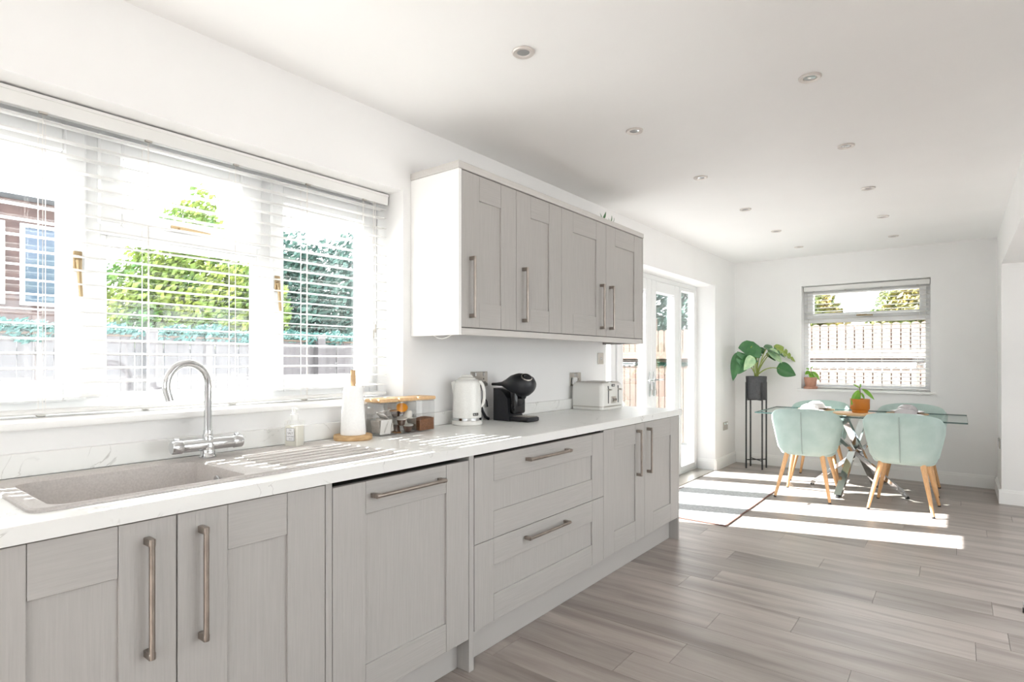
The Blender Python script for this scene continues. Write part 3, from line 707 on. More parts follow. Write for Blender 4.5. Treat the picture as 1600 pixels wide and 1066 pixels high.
pod_prof = [(0, -.016), (.012, -.016), (.016, -.013), (.022, .012), (.026, .014), (.026, .016), (0, .016)]
pt_ = ['at the bottom right', 'at mid-height at the front', 'high at the back left', 'on top of the pile', 'at mid-height at the back', 'on top at the back', 'high at the right', 'at the bottom left']
def pod(i, dx, dy, dz, rx, ry, orange, cream=False):
    o = thing('coffee_pod', ('orange-lidded brown coffee pod ' if orange else ('cream coffee pod ' if cream else 'plain brown coffee pod ')) + pt_[i] + ' in the middle jar', 'coffee pod', (JX + dx, 1.822 + dy, Z + dz), 'orange-lidded pods in the middle jar' if orange else ('cream pods in the middle jar' if cream else 'brown pods in the middle jar'))
    o.rotation_euler = (R(rx), R(ry), 0); o.scale = (1.04, 1.04, 1.04)
    if i == 3: o.rotation_euler = Vector((.6, -.45, .75)).to_track_quat('Z', 'Y').to_euler()
    MB().lathe(pod_prof[:-2] + [(.024, .0145), (0, .0145)], (0, 0, 0), 20).build('cup', 'podwhite' if cream else 'pod', o, 40, True)
    MB().lathe([(.0262, .0148), (.0262, .0166), (0, .0168)], (0, 0, 0), 20).build('foil_lid', 'podlid' if orange else 'podwhite', o, 40, True)
pod(0, .020, .020, .021, 4, 6, False); pod(7, -.020, -.020, .021, 176, 4, True); pod(1, .021, -.021, .056, 8, 10, False); pod(4, -.020, .020, .056, 184, 0, False, True)
pod(2, -.020, -.020, .090, 6, 0, True); pod(6, .020, .020, .090, 172, 8, False, True); pod(5, -.022, .022, .118, 10, 6, False, True); pod(3, .018, -.016, .111, 0, 0, True)
m = MB(); g = 14; vs = []
for i in range(g + 1):
    for k in range(g + 1):
        u, v = -0.046 + .092 * i / g, -0.046 + .092 * k / g
        vs.append((JX + u, 1.941 + v, Z + .058 + .010 * math.sin(u * 40 + 1) * math.cos(v * 34) + .10 * v + random.uniform(-.0015, .0015)))
nb = len(vs); vs += [(p[0], p[1], Z + .006) for p in vs[:nb]]
fs = [(i * (g + 1) + k, (i + 1) * (g + 1) + k, (i + 1) * (g + 1) + k + 1, i * (g + 1) + k + 1) for i in range(g) for k in range(g)]
fs += [tuple(q + nb for q in f) for f in fs]
ed = [i * (g + 1) for i in range(g + 1)] + [g * (g + 1) + k for k in range(1, g + 1)] + [i * (g + 1) + g for i in range(g - 1, -1, -1)] + [k for k in range(g - 1, 0, -1)]
fs += [(ed[i], ed[(i + 1) % len(ed)], ed[(i + 1) % len(ed)] + nb, ed[i] + nb) for i in range(len(ed))]
tag(MB().add(vs, fs).build('coffee_powder', 'coffee', None), 'brown coffee powder heaped in the right glass jar', 'coffee', kind='stuff')

# kettle
o = thing('kettle', 'white textured electric kettle with chrome band on the worktop', 'kettle', (.112, 2.265, Z), rz=R(37.9))
o.scale = (.94, .94, 1)
MB().lathe([(0, .0005), (.082, .0005), (.087, .006), (.086, .020), (.082, .0255), (0, .0255)], n=40).build('power_base', 'appl', o, 40, True)
MB().lathe([(.081, .0258), (.0825, .027), (.0825, .039), (.081, .040), (.075, .040), (.075, .0258)], n=40).build('chrome_band', 'chrome', o, 40, True)
MB().lathe([(0, .0402), (.0815, .0402), (.0818, .06), (.0805, .12), (.0775, .18), (.0735, .222), (.068, .236), (.055, .242), (0, .242)], n=44).build('body', 'applk', o, 45, True)
MB().lathe([(0, .242), (.050, .242), (.050, .247), (.044, .252), (.020, .254), (0, .254)], n=36).tube([(-.03, 0, .252), (-.026, 0, .260), (.026, 0, .260), (.03, 0, .252)], [.006, .007, .007, .006], 10).build('lid', 'appl', o, 45, True)
sp = MB()
sp.add([(-.066, -.030, .236), (-.066, .030, .236), (-.090, .010, .226), (-.090, -.010, .226), (-.078, -.002, .150), (-.078, .002, .150), (-.0745, -.026, .20), (-.0745, .026, .20)], [(0, 1, 2, 3), (3, 2, 5, 4), (0, 3, 4, 6), (1, 7, 5, 2), (0, 6, 4, 5, 7, 1)])
sp.build('spout', 'applk', o, None, True)
hp = [(.064, 0, .226), (.076, 0, .226), (.088, 0, .212), (.096, 0, .18), (.097, 0, .145), (.093, 0, .118), (.085, 0, .102), (.077, 0, .098)]
hd = MB().tube(hp, [.010, .011, .010, .0095, .0095, .009, .009, .008], 12).build('handle', 'appl', o, 60, True)
MB().tube([(p[0] - .009, 0, p[2] - .002) for p in hp[1:7]], .0055, 8).build('handle_grip', 'darkgrey', hd, 60, True)
def badge(par, rotz, r, z, wd, ht, tx):
    b = MB().rbox(0, 0, 0, wd / 2, .0015, ht / 2, .0014, 2).build('badge', 'blackgloss', par, 40, True)
    b.location = (r * math.sin(rotz), -r * math.cos(rotz), z); b.rotation_euler = (0, 0, rotz)
    t = link('badge_lettering', text_mesh(tx, ht * .62, 'badge_lettering'), 'ceramic', b); t.location = (0, -.0017, 0); t.rotation_euler = (R(90), 0, 0)
badge(o, R(40), .0822, .060, .036, .014, 'Breville')

# coffee machine, facing the room
o = thing('coffee_machine', 'black rounded capsule coffee machine with drip tray beside the kettle', 'coffee machine', (.020, 2.585, Z), rz=R(0))
o.scale = (1.13, 1.05, 1)
m = MB().prism([(.052, .0005), (.155, .0005), (.155, .03), (.146, .05), (.140, .13), (.120, .155), (.095, .175), (.052, .185)], 1, -.058, .058)
m.build('body', 'black', o, 30, True)
hp = [(.0, .0, .203), (.03, .0, .204), (.065, 0, .206), (.10, 0, .207), (.135, 0, .208), (.17, 0, .207), (.205, 0, .203), (.234, 0, .197), (.252, 0, .192), (.262, 0, .188)]
hr = [.008, .009, .013, .030, .052, .064, .066, .058, .040, .006]
hd = MB().tube(hp, hr, 28).build('head', 'black', o, 60, True)
mt = Matrix.Translation((.226, -.014, .238)) @ Matrix.Rotation(R(38), 4, 'Y') @ Matrix.Rotation(R(18), 4, 'X')
MB().lathe([(.026, .006), (.030, .008), (.030, .016), (.026, .019), (.026, .006)], n=28).xf(mt).build('chrome_ring', 'steel', hd, 40, True)
MB().lathe([(0, .010), (.026, .010), (.025, .017), (0, .018)], n=28).xf(mt).build('control_panel', 'blackgloss', hd, 40, True)
ic = MB()
for i in range(7):
    a = i / 7 * 2 * math.pi; ic.box(.012 * math.cos(a) - .002, .012 * math.cos(a) + .002, .012 * math.sin(a) - .002, .012 * math.sin(a) + .002, .0178, .0183)
ic.xf(mt).build('control_icons', 'ceramic', hd, None, True)
MB().lathe([(0, .128), (.012, .126), (.018, .14), (.02, .17), (0, .17)], (.20, 0, 0), 18).build('nozzle', 'blackgloss', o, 40, True)
MB().rbox(.165, 0, .105, .022, .045, .065, .014, 3).build('front_column', 'blackgloss', o, 40, True)
tr = MB().rbox(.205, 0, .014, .062, .052, .0135, .010, 3).build('drip_tray', 'black', o, 40, True)
gr = MB()
for i in range(7): gr.box(.165 + .0145 * i, .171 + .0145 * i, -.04, .04, .0275, .0295)
gr.build('grate', 'steel', tr, None, True)
tag(MB().rbox(.016, 2.475, Z + .0385, .014, .032, .038, .004, 2).build('small_box', 'plastic_w', None, 40), 'small white box tucked between kettle and coffee machine', 'box')
cb = [(.045, 2.52, Z + .008), (.05, 2.487, Z + .02), (.05, 2.462, Z + .055), (.048, 2.455, Z + .09), (.045, 2.468, Z + .118), (.04, 2.492, Z + .126), (.036, 2.515, Z + .108), (.032, 2.526, Z + .075)]
tag(MB().tube(cb, [.009, .009, .008, .0045, .004, .004, .004, .004], 10).build('power_cable', 'black', None, 60), 'black cable looping up between kettle and coffee machine', 'cable')

# toaster
TX0, TX1, TY0, TY1 = .022, .275, 3.445, 3.755
o = thing('toaster', 'white four-slice toaster with chrome base line near the french doors', 'toaster', ((TX0 + TX1) / 2, (TY0 + TY1) / 2, Z))
tx, ty, hx, hy = (TX0 + TX1) / 2, (TY0 + TY1) / 2, (TX1 - TX0) / 2, (TY1 - TY0) / 2
def stack(levels, r):
    lo = [rrect(TX0 + i, TX1 - i, TY0 + i, TY1 - i, max(r - i, .006), Z + z) for (i, z) in levels]; n_ = len(lo[0])
    return MB().add([p for l in lo for p in l], [(k * n_ + i, k * n_ + (i + 1) % n_, (k + 1) * n_ + (i + 1) % n_, (k + 1) * n_ + i) for k in range(len(lo) - 1) for i in range(n_)] + [tuple(range(n_)), tuple((len(lo) - 1) * n_ + i for i in range(n_))])
stack([(.006, .0005), (.001, .005), (.001, .0195)], .032).build('base', 'appl', o, 40)
stack([(.003, .0196), (.003, .0275)], .032).build('chrome_band', 'steel', o, 40)
stack([(.0, .0276), (.0, .145), (.002, .160), (.006, .172), (.014, .182), (.026, .188), (.04, .1905)], .032).build('body', 'appl', o, 40)
for k in (-1, 1):
    yc = ty + k * .072
    tr = MB().rbox(tx, yc, Z + .1905, .105, .048, .003, .003, 2).build('slot_surround', 'steel', o, 40)
    sl_ = MB()
    for e in (-.02, .02): sl_.box(tx - .088, tx + .088, yc + e - .012, yc + e + .012, Z + .1925, Z + .1942)
    sl_.build('slots', 'blackgloss', tr)
    gv = MB().box(TX1 - .004, TX1 + .0006, yc - .007, yc + .007, Z + .045, Z + .165).build('lever_slot', 'darkgrey', o)
    MB().rbox(TX1 + .014, yc, Z + .140, .014, .011, .005, .004, 2).build('lever', 'steel', gv, 40)
MB().rbox(TX1 + .001, ty, Z + .068, .003, .036, .024, .003, 2).build('control_panel', 'steel', o, 40)
for k in (-.018, .018): MB().tube([(TX1 + .003, ty + k, Z + .068), (TX1 + .012, ty + k, Z + .068)], .010, 16).build('dial', 'chrome', o, 40)
b = MB().rbox(TX1 - .001, ty, Z + .168, .0015, .023, .0085, .0014, 2).build('badge', 'blackgloss', o, 40)
t = link('badge_lettering', text_mesh('Breville', .010, 'badge_lettering'), 'ceramic', b); t.location = (hx + .0008, 0, .168); t.rotation_euler = (R(90), 0, R(90))

# ------------------------------------------------------------------ sockets and switches
def plate(name, label, cat, ax, u, z, wd, ht, d, sgn, holes):
    """metal face plate on wall; ax 0 = wall of constant x=d facing sgn"""
    loc = (d, u, z); o = thing(name, label, cat, loc)
    a, b = sorted((d, d + sgn * .007))
    MB().box(a, b, u - wd / 2, u + wd / 2, z - ht / 2, z + ht / 2, .0025).build('face_plate', 'steel', o)
    f0, f1 = sorted((d + sgn * .0068, d + sgn * .0085)); g0, g1 = sorted((d + sgn * .0068, d + sgn * .012))
    for (du, dz, kind) in holes:
        if kind == 'rocker': MB().box(g0, g1, u + du - .007, u + du + .007, z + dz - .011, z + dz + .011, .002).build('rocker', 'chrome', o)
        elif kind == 'pins':
            m = MB()
            for (p, q, e, h_) in ((0, .011, .002, .0045), (-.011, -.006, .0035, .002), (.011, -.006, .0035, .002)): m.box(f0, f1, u + du + p - e, u + du + p + e, z + dz + q - h_, z + dz + q + h_)
            m.build('socket_holes', 'blackgloss', o)
    return o
plate('wall_socket', 'brushed steel double socket on the wall behind the kettle', 'socket', 0, 2.485, 1.145, .146, .086, 0.0005, 1, [(-.036, .028, 'rocker'), (.036, .028, 'rocker'), (-.036, -.01, 'pins'), (.036, -.01, 'pins')])
plate('wall_socket', 'brushed steel double socket above the toaster with white plug in it', 'socket', 0, 3.535, 1.118, .146, .092, 0.0005, 1, [(-.012, .03, 'rocker'), (.012, .03, 'rocker'), (.036, -.012, 'pins')])
o = thing('plug', 'white three-pin plug pushed into the socket above the toaster', 'plug', (.009, 3.500, 1.108))
MB().rbox(.020, 3.500, 1.105, .0125, .024, .026, .009, 3).build('body', 'plastic_w', o, 40)
MB().tube([(.026, 3.500, 1.082), (.028, 3.500, 1.06), (.014, 3.500, 1.00), (.012, 3.49, .95)], .0035, 8).build('flex', 'plastic_w', o, 60)
plate('light_switch', 'single steel switch plate on the wall beside the french doors', 'switch', 0, 3.905, 1.266, .086, .088, 0.0005, 1, [(0, 0, 'rocker')])
plate('wall_socket', 'brushed steel socket low on the wall left of the plant stand', 'socket', 0, 6.905, .475, .16, .095, 0.0005, 1, [(-.036, .028, 'rocker'), (.036, .028, 'rocker')])
plate('wall_socket', 'steel socket low on the narrow right wall by the corner', 'socket', 0, 6.80, .505, .15, .09, RX - .0005, -1, [(-.036, .028, 'rocker'), (.036, .028, 'rocker')])

# ------------------------------------------------------------------ ceiling downlights
oc = ['nearest the camera', 'second', 'third', 'fourth', 'fifth', 'sixth and farthest']
def downlight(x, y, label):
    o = thing('downlight', label, 'downlight', (x, y, H), 'recessed ceiling downlights', 0)
    MB().lathe([(.026, H - .001), (.044, H - .0005), (.044, H - .004), (.040, H - .008), (.027, H - .006), (.024, H - .001), (.026, H - .001)], (x, y, 0), 36).build('bezel', 'steelw', o, 40)
    MB().lathe([(0, H - .0005), (.0255, H - .0005), (.0235, H - .0035), (.012, H - .0045), (0, H - .005)], (x, y, 0), 28).build('lens', 'lens', o, 40)
M['steelw'] = pbr('satin_bezel', (.66, .62, .59), .45, .35)
M['lens'] = pbr('lamp_lens', (.45, .46, .47), .12, .6)
for i, yy in enumerate((1.773, 2.736, 3.701, 4.697, 5.662, 6.606)):
    downlight(.855, yy, 'round recessed ceiling spotlight, %s in the row on the window side' % oc[i])
for i, yy in enumerate((2.673, 3.65, 4.641, 5.63, 6.579)):
    downlight(1.688, yy, 'round recessed ceiling spotlight, %s in the row on the right' % (oc[i] if i < 4 else 'fifth and farthest'))

# ------------------------------------------------------------------ door mat
o = thing('door_mat', 'flat grey woven mat with dark edge on the floor at the french doors', 'mat', (.42, 5.1, 0))
MB().box(.05, .792, 4.40, 5.83, .001, .008, .002).build('weave', 'rug', o)
for (a, b, p, q) in ((.792, .802, 4.39, 5.84), (.04, .792, 4.39, 4.40), (.04, .792, 5.83, 5.84), (.04, .05, 4.40, 5.83)): MB().box(a, b, p, q, .001, .009, .001).build('binding', 'rugedge', o)

# ------------------------------------------------------------------ dining table
TC = (1.425, 6.30); TZ = .75
o = thing('dining_table', 'rectangular clear glass dining table on crossed chrome legs', 'table', (TC[0], TC[1], 0))
tt = MB().box(TC[0] - .815, TC[0] + .815, TC[1] - .43, TC[1] + .43, TZ - .012, TZ, .0015).build('table_top', 'tableglass', o)
e = MB()
for (a, b, p, q) in ((-.8155, .8155, -.4308, -.4296), (-.8155, .8155, .4296, .4308), (-.8158, -.8148, -.4296, .4296), (.8148, .8158, -.4296, .4296)): e.box(TC[0] + a, TC[0] + b, TC[1] + p, TC[1] + q, TZ - .0118, TZ - .0004)
e.build('edge', 'edgeglass', tt)
feet = [((-.41, .10), (.40, -.04)), ((.39, .02), (-.42, .06)), ((-.08, -.36), (.06, .34)), ((.08, .36), (-.10, -.32))]
for i, (ft, tp_) in enumerate(feet):
    a = Vector((TC[0] + ft[0], TC[1] + ft[1], .018)); b = Vector((TC[0] + tp_[0], TC[1] + tp_[1], TZ - .016))
    off = [(-.0, .055), (.0, -.055), (-.055, 0), (.055, 0)][i]
    a += Vector((off[0] * .6, off[1] * .6, 0)); b += Vector((off[0] * .6, off[1] * .6, 0))
    t = (b - a).normalized(); s_ = t.cross(Vector((0, 0, 1))).normalized(); u = s_.cross(t)
    m = MB(); h1, h2 = (.030, .016)
    vs = [p + s_ * sx * h1 + u * sy * h2 for p in (a, b) for (sx, sy) in ((-1, -1), (1, -1), (1, 1), (-1, 1))]
    m.add(vs, [(0, 1, 2, 3), (4, 5, 6, 7), (0, 1, 5, 4), (1, 2, 6, 5), (2, 3, 7, 6), (3, 0, 4, 7)])
    lg = m.build('leg', 'chrome', o)
    MB().lathe([(0, .0005), (.018, .0005), (.019, .010), (.012, .014), (.012, .022), (0, .022)], (a[0], a[1], 0), 16).build('foot', 'rubber', lg, 40)
    MB().lathe([(0, TZ - .0125), (.03, TZ - .0125), (.03, TZ - .016), (.012, TZ - .022), (0, TZ - .022)], (b[0], b[1], 0), 20).build('glass_pad', 'chrome', lg, 40)

# ------------------------------------------------------------------ velvet chairs
def make_chair():
    o = thing('tub_chair', 'x', 'chair', (0, 0, 0), 'mint velvet tub chairs around the glass table')
    prof_n = 13; TH = 118; NT = 49
    def sect(th, i):
        f = abs(th) / TH
        ztop = .815 - .108 * (f / .763) ** 2.3; zb = .395 + .02 * f
        pts = []
        def base(z):
            k = (z - .39) / (.815 - .39)
            ax_ = .228 + .088 * max(k, 0) ** .9; ay = .222 + .072 * max(k, 0) ** .9
            return ax_, ay
        thk = .058
        groove = .011 * abs(math.sin(math.pi * (i / (NT - 1)) * 8)) ** .7
        for (s, kind) in ((0, 'o'), (.04, 'o'), (.12, 'o'), (.3, 'o'), (.55, 'o'), (.8, 'o'), (.94, 'o'), (1.0, 'm'), (.95, 'i'), (.8, 'i'), (.5, 'i'), (.2, 'i'), (0, 'i')):
            z = zb + (ztop - zb) * s
            ax_, ay = base(z)
            inset = 0
            if kind == 'o': inset = .03 * (1 - min(1, s / .12)) ** 2 + (.006 if s > .9 else 0)
            elif kind == 'm': inset = thk * .5; z += .006
            else: inset = thk - groove * min(1, s * 2 + .2) + (-.008 if s > .9 else 0)
            a = R(th); x = math.sin(a); y = -math.cos(a)
            k = 1 / (abs(x) ** 2.6 + abs(y) ** 2.6) ** (1 / 2.6)
            pts.append((x * k * (ax_ - inset), y * k * (ay - inset), z))
        return pts
    loops = [sect(-TH + 2 * TH * i / (NT - 1), i) for i in range(NT)]
    vs = [p for l in loops for p in l]; n = prof_n
    fs = [(i * n + k, i * n + (k + 1) % n, (i + 1) * n + (k + 1) % n, (i + 1) * n + k) for i in range(NT - 1) for k in range(n)] + [tuple(range(n)), tuple((NT - 1) * n + k for k in range(n))]
    bk = MB().add(vs, fs).build('backrest', 'velvet', o, 70, True)
    mid = loops[NT // 2]
    MB().tube([(p[0], p[1] - .002, p[2]) for p in mid[1:7]], .0042, 8).build('seam_piping', 'piping', bk, 60, True)
    vs = []; N = 36; rings = ((.80, .385), (.95, .39), (1.0, .41), (1.0, .455), (.96, .475), (.85, .486), (.5, .492), (0.02, .494))
    for (k, z) in rings:
        for i in range(N):
            a = 2 * math.pi * i / N; x, y = math.cos(a), math.sin(a); q = 1 / (abs(x) ** 3 + abs(y) ** 3) ** (1 / 3)
            vs.append((x * q * .225 * k, .035 + y * q * .222 * k, z))
    fs = [(j * N + i, j * N + (i + 1) % N, (j + 1) * N + (i + 1) % N, (j + 1) * N + i) for j in range(len(rings) - 1) for i in range(N)] + [tuple(range(N)), tuple((len(rings) - 1) * N + i for i in range(N))]
    MB().add(vs, fs).build('seat', 'velvet', o, 60, True)
    for sx in (-1, 1):
        for sy in (-1, 1):
            lg = MB().tube([(sx * .145, sy * .145 + .01, .40), (sx * .15, sy * .152 + .01, .37), (sx * .222, sy * .245, .012)], [.021, .021, .0115], 16).build('leg', 'leg', o, 50, True)
            MB().tube([(sx * .222, sy * .245, .013), (sx * .2245, sy * .248, .0005)], .0118, 12).build('foot_cap', 'blackmetal', lg, 50, True)
    return o
ch = make_chair()
spots = [(1.075, 5.875, 0, 'mint velvet tub chair with its back to the camera, left of the two near ones'), (1.815, 5.88, -3, 'mint velvet tub chair with its back to the camera, right of the two near ones'),
         (1.02, 6.735, 180, 'mint velvet tub chair across the table, closest to the plant stand'), (1.81, 6.745, 180, 'mint velvet tub chair across the table, at the right under the window')]
for i, (x, y, a, l) in enumerate(spots):
    q = ch if i == 0 else copy_tree(ch)
    q.location = (x, y, 0); q.rotation_euler = (0, 0, R(a)); q['label'] = l

# ------------------------------------------------------------------ table setting
def setting(x, y, z, mat, lab, two=False):
    tag(MB().lathe([(0, z + .0004), (.165, z + .0004), (.168, z + .003), (.165, z + .006), (0, z + .005)], (x, y, 0), 44).build('placemat', 'rattan', None, 40), 'round woven rattan placemat %s' % lab, 'placemat', 'rattan placemats on the glass table')
    z += .0062
    tag(MB().lathe([(0, z), (.075, z), (.080, z + .003), (.120, z + .013), (.135, z + .018), (.1345, z + .021), (.118, z + .017), (.078, z + .0075), (0, z + .0065)], (x, y, 0), 44).build('dinner_plate', mat, None, 40), 'wide pale dinner plate %s' % lab, 'plate', 'dinner plates on the glass table')
    z += .0125
    tag(MB().lathe([(.086, z), (.086, z + .004), (.0815, z + .022), (.069, z + .046), (.048, z + .061), (.034, z + .064), (.034, z + .069), (.030, z + .069), (.030, z + .063), (0, z + .062)], (x, y, 0), 44).build('bowl', mat, None, 40), 'upturned ceramic bowl %s' % lab, 'bowl', 'upturned bowls on the plates')
setting(1.055, 6.08, TZ, 'ceramic', 'before the near left chair')
setting(1.035, 6.52, TZ, 'ceramic', 'before the far left chair')
setting(1.815, 6.08, TZ, 'ceramicg', 'before the near right chair')
setting(1.80, 6.52, TZ, 'ceramicg', 'before the far right chair')
tag(MB().lathe([(0, TZ + .0005), (.175, TZ + .0005), (.180, TZ + .004), (.180, TZ + .016), (.175, TZ + .020), (0, TZ + .020)], (1.425, 6.13, 0), 48).build('serving_board', 'bamboo', None, 40), 'round pale wood board at the middle of the table', 'board')
PX, PY, PZ = 1.462, 6.15, TZ + .0205
o = thing('potted_plant', 'orange glazed pot with a young bright green plant on the table', 'plant', (PX, PY, PZ))
MB().lathe([(0, .0002), (.062, .0002), (.064, .004), (.066, .022), (.076, .030), (.079, .040), (.080, .125), (.077, .127), (.074, .122), (.073, .105), (0, .105)], (PX, PY, PZ), 40).build('pot', 'orange', o, 40)
MB().lathe([(0, .112), (.06, .110), (.0735, .106), (0, .1055)], (PX, PY, PZ), 24).build('soil', 'soil', o)
MB().tube([(PX, PY, PZ + .105), (PX + .004, PY, PZ + .17), (PX - .003, PY, PZ + .235)], [.005, .0045, .003], 8).build('stem', 'stemb', o, 60)
rv = Vector((.788, .615, 0)); cv = Vector((.615, -.788, 0))     # picture-right and towards-viewer directions on the ground
for (bx_, bz, tx_, tz, wd, dep) in ((.02, .215, .135, .128, .033, .02), (-.01, .21, -.098, .075, .026, .03), (-.012, .20, -.04, .09, .016, .05), (.01, .185, .03, .125, .014, .03), (0, .225, -.05, .265, .008, -.02), (.0, .225, .03, .27, .007, -.03)):
    b = Vector((PX, PY, PZ)) + rv * bx_; b.z += bz; t = Vector((PX, PY, PZ)) + rv * tx_ + cv * dep; t.z += tz
    m = MB(); place_leaf(m, b, t, (cv + Vector((0, 0, .9)) + rv * (.3 if tx_ > 0 else -.3)), wd, 'plain', .12, .2); m.build('leaf', 'leafbright', o)

# ------------------------------------------------------------------ small pot on far sill
PX, PY, PZ = .842, D + .002, FW[2] + .0005
o = thing('potted_plant', 'terracotta pot with small green plant on the far window sill', 'plant', (PX, PY, PZ))
MB().lathe([(0, .0), (.066, .0), (.070, .004), (.073, .026), (.070, .028), (.066, .012), (0, .012)], (PX, PY, PZ), 32).build('saucer', 'terracotta', o, 40)
MB().lathe([(0, .0125), (.052, .0125), (.056, .03), (.068, .125), (.069, .13), (.066, .131), (.062, .12), (0, .118)], (PX, PY, PZ), 32).build('pot', 'terracotta', o, 40)
MB().lathe([(0, .122), (.0615, .119), (0, .1185)], (PX, PY, PZ), 20).build('soil', 'soil', o)
MB().tube([(PX, PY, PZ + .118), (PX + .006, PY, PZ + .19), (PX + .002, PY, PZ + .25)], [.004, .0035, .002], 8).build('stem', 'stemb', o, 60)
for (bx_, bz, tx_, tz, wd, dep) in ((-.005, .20, -.075, .17, .024, .03), (-.012, .22, -.06, .235, .014, .02), (.01, .20, .095, .105, .036, .04), (.0, .19, .02, .12, .026, .06), (.0, .18, -.03, .13, .022, .06), (.005, .235, .03, .26, .008, 0)):
    b = Vector((PX, PY, PZ)) + rv * bx_; b.z += bz; t = Vector((PX, PY, PZ)) + rv * tx_ + cv * dep; t.z += tz
    m = MB(); place_leaf(m, b, t, (cv + Vector((0, 0, .8)) + rv * (.3 if tx_ > 0 else -.3)), wd, 'plain', .12, .2); m.build('leaf', 'leafbright', o)

# ------------------------------------------------------------------ monstera on its stand
SX, SY = .325, 7.0
o = thing('plant_stand', 'tall slim black metal plant stand in the far corner', 'plant stand', (SX, SY, 0))
for dx in (-1, 1):
    for dy in (-1, 1): MB().box(SX + dx * .088 - .0075, SX + dx * .088 + .0075, SY + dy * .088 - .0075, SY + dy * .088 + .0075, 0.0005, 1.0, .001).build('leg', 'blackmetal', o)
for zz in (.10, .795):
    m = MB()
    for sg in (-1, 1):
        a = Vector((SX - .084, SY - .084 * sg, zz)); b = Vector((SX + .084, SY + .084 * sg, zz)); m.tube([a, b], .006, 8)
    m.build('cross_brace', 'blackmetal', o)
PZ = .802
o = thing('monstera', 'large monstera with split leaves in a charcoal pot on the black stand', 'plant', (SX, SY, PZ))
MB().lathe([(0, 0), (.104, 0), (.108, .004), (.112, .235), (.1135, .24), (.1135, .265), (.108, .266), (.106, .25), (0, .248)], (SX, SY, PZ), 44).build('pot', 'pot_black', o, 40)
MB().lathe([(0, .256), (.08, .253), (.1055, .2515), (0, .2505)], (SX, SY, PZ), 24).build('soil', 'soil', o)
def pw(px, py, dep):      # offset seen from the photograph's side, in metres about the pot
    k = (6.681 - dep) / 895.2
    p = Vector((SX, SY, 0)) + rv * ((px - 1181) * k) + cv * dep; p.z = 1.2538 - (py - 563) * k; return p
LV = [((1168, 541), (1146, 584), .13, 'split', 'leaf', .10, .9, .25), ((1150, 556), (1137, 594), .065, 'heart', 'leaf', .06, .9, -.6), ((1180, 549), (1161, 571), .055, 'heart', 'leaf', .00, .8, -.3), ((1192, 546), (1175, 563), .055, 'split', 'leaf', -.05, .8, -.3),
      ((1193, 544), (1221, 556), .10, 'split', 'leaf', .07, .35, .1), ((1197, 549), (1214, 566), .07, 'heart', 'leafpale', .10, 1.2, .4), ((1214, 544), (1243, 563), .085, 'split', 'leafyel', -.02, .7, .3), ((1210, 576), (1234, 585), .10, 'heart', 'leaf', .12, 1.2, .1),
      ((1166, 560), (1152, 578), .06, 'heart', 'leafpale', .14, 1.0, .5), ((1202, 553), (1212, 563), .05, 'heart', 'leaf', -.05, .8, .2)]
st = MB()
for (b, t, wd, kd, mt_, dep, toward, side) in LV:
    B = pw(*b, dep); T = pw(*t, dep + .05)
    m = MB(); place_leaf(m, B, T, cv * toward + Vector((0, 0, .7)) + rv * side, wd, kd, .12, .18); m.build('leaf', mt_, o)
    st = MB().tube(curve3((SX + random.uniform(-.02, .02), SY + random.uniform(-.02, .02), PZ + .25), B, .05), [.007] * 4 + [.006] * 2 + [.005] * 3, 8); st.build('stem', 'stem', o, 60)
m = MB(); place_leaf(m, pw(1168, 547, .1), pw(1172, 538, .1), cv, .022, 'heart', .1, .2); m.build('new_leaf', 'sprout', o)

# ------------------------------------------------------------------ door stop at the right edge
o = thing('door_stop', 'small chrome door stop with black foot on the floor at the right edge', 'door stop', (2.452, 3.808, 0))
MB().lathe([(0, .0005), (.020, .0005), (.020, .022), (.018, .024), (0, .024)], (2.452, 3.808, 0), 24).build('rubber_foot', 'rubber', o, 40)
MB().lathe([(0, .0245), (.017, .0245), (.019, .030), (.019, .048), (.016, .053), (0, .054)], (2.452, 3.808, 0), 24).build('chrome_cap', 'chrome', o, 40)

# ------------------------------------------------------------------ outside
tag(MB().box(-60, 60, -60, 60, -.35, -.2).build('ground', 'patio'), kind='structure')
GZ = -.2
# side fence seen through the sink window
o = thing('garden_fence', 'weathered grey board fence outside the sink window', 'fence', (-4.0, 4.0, GZ))
y = -2.0; k = 0
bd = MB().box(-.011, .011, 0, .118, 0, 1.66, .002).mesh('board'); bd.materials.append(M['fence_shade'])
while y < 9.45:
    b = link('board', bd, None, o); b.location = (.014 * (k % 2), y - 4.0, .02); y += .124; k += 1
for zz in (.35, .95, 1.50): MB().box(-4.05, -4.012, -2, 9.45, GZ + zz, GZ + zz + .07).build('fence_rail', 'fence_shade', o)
for yy in (-1.5, .35, 2.2, 4.05, 5.9, 7.75, 9.4): MB().box(-3.985, -3.89, yy - .05, yy + .05, GZ, GZ + 1.76).build('fence_post', 'fence_shade', o)
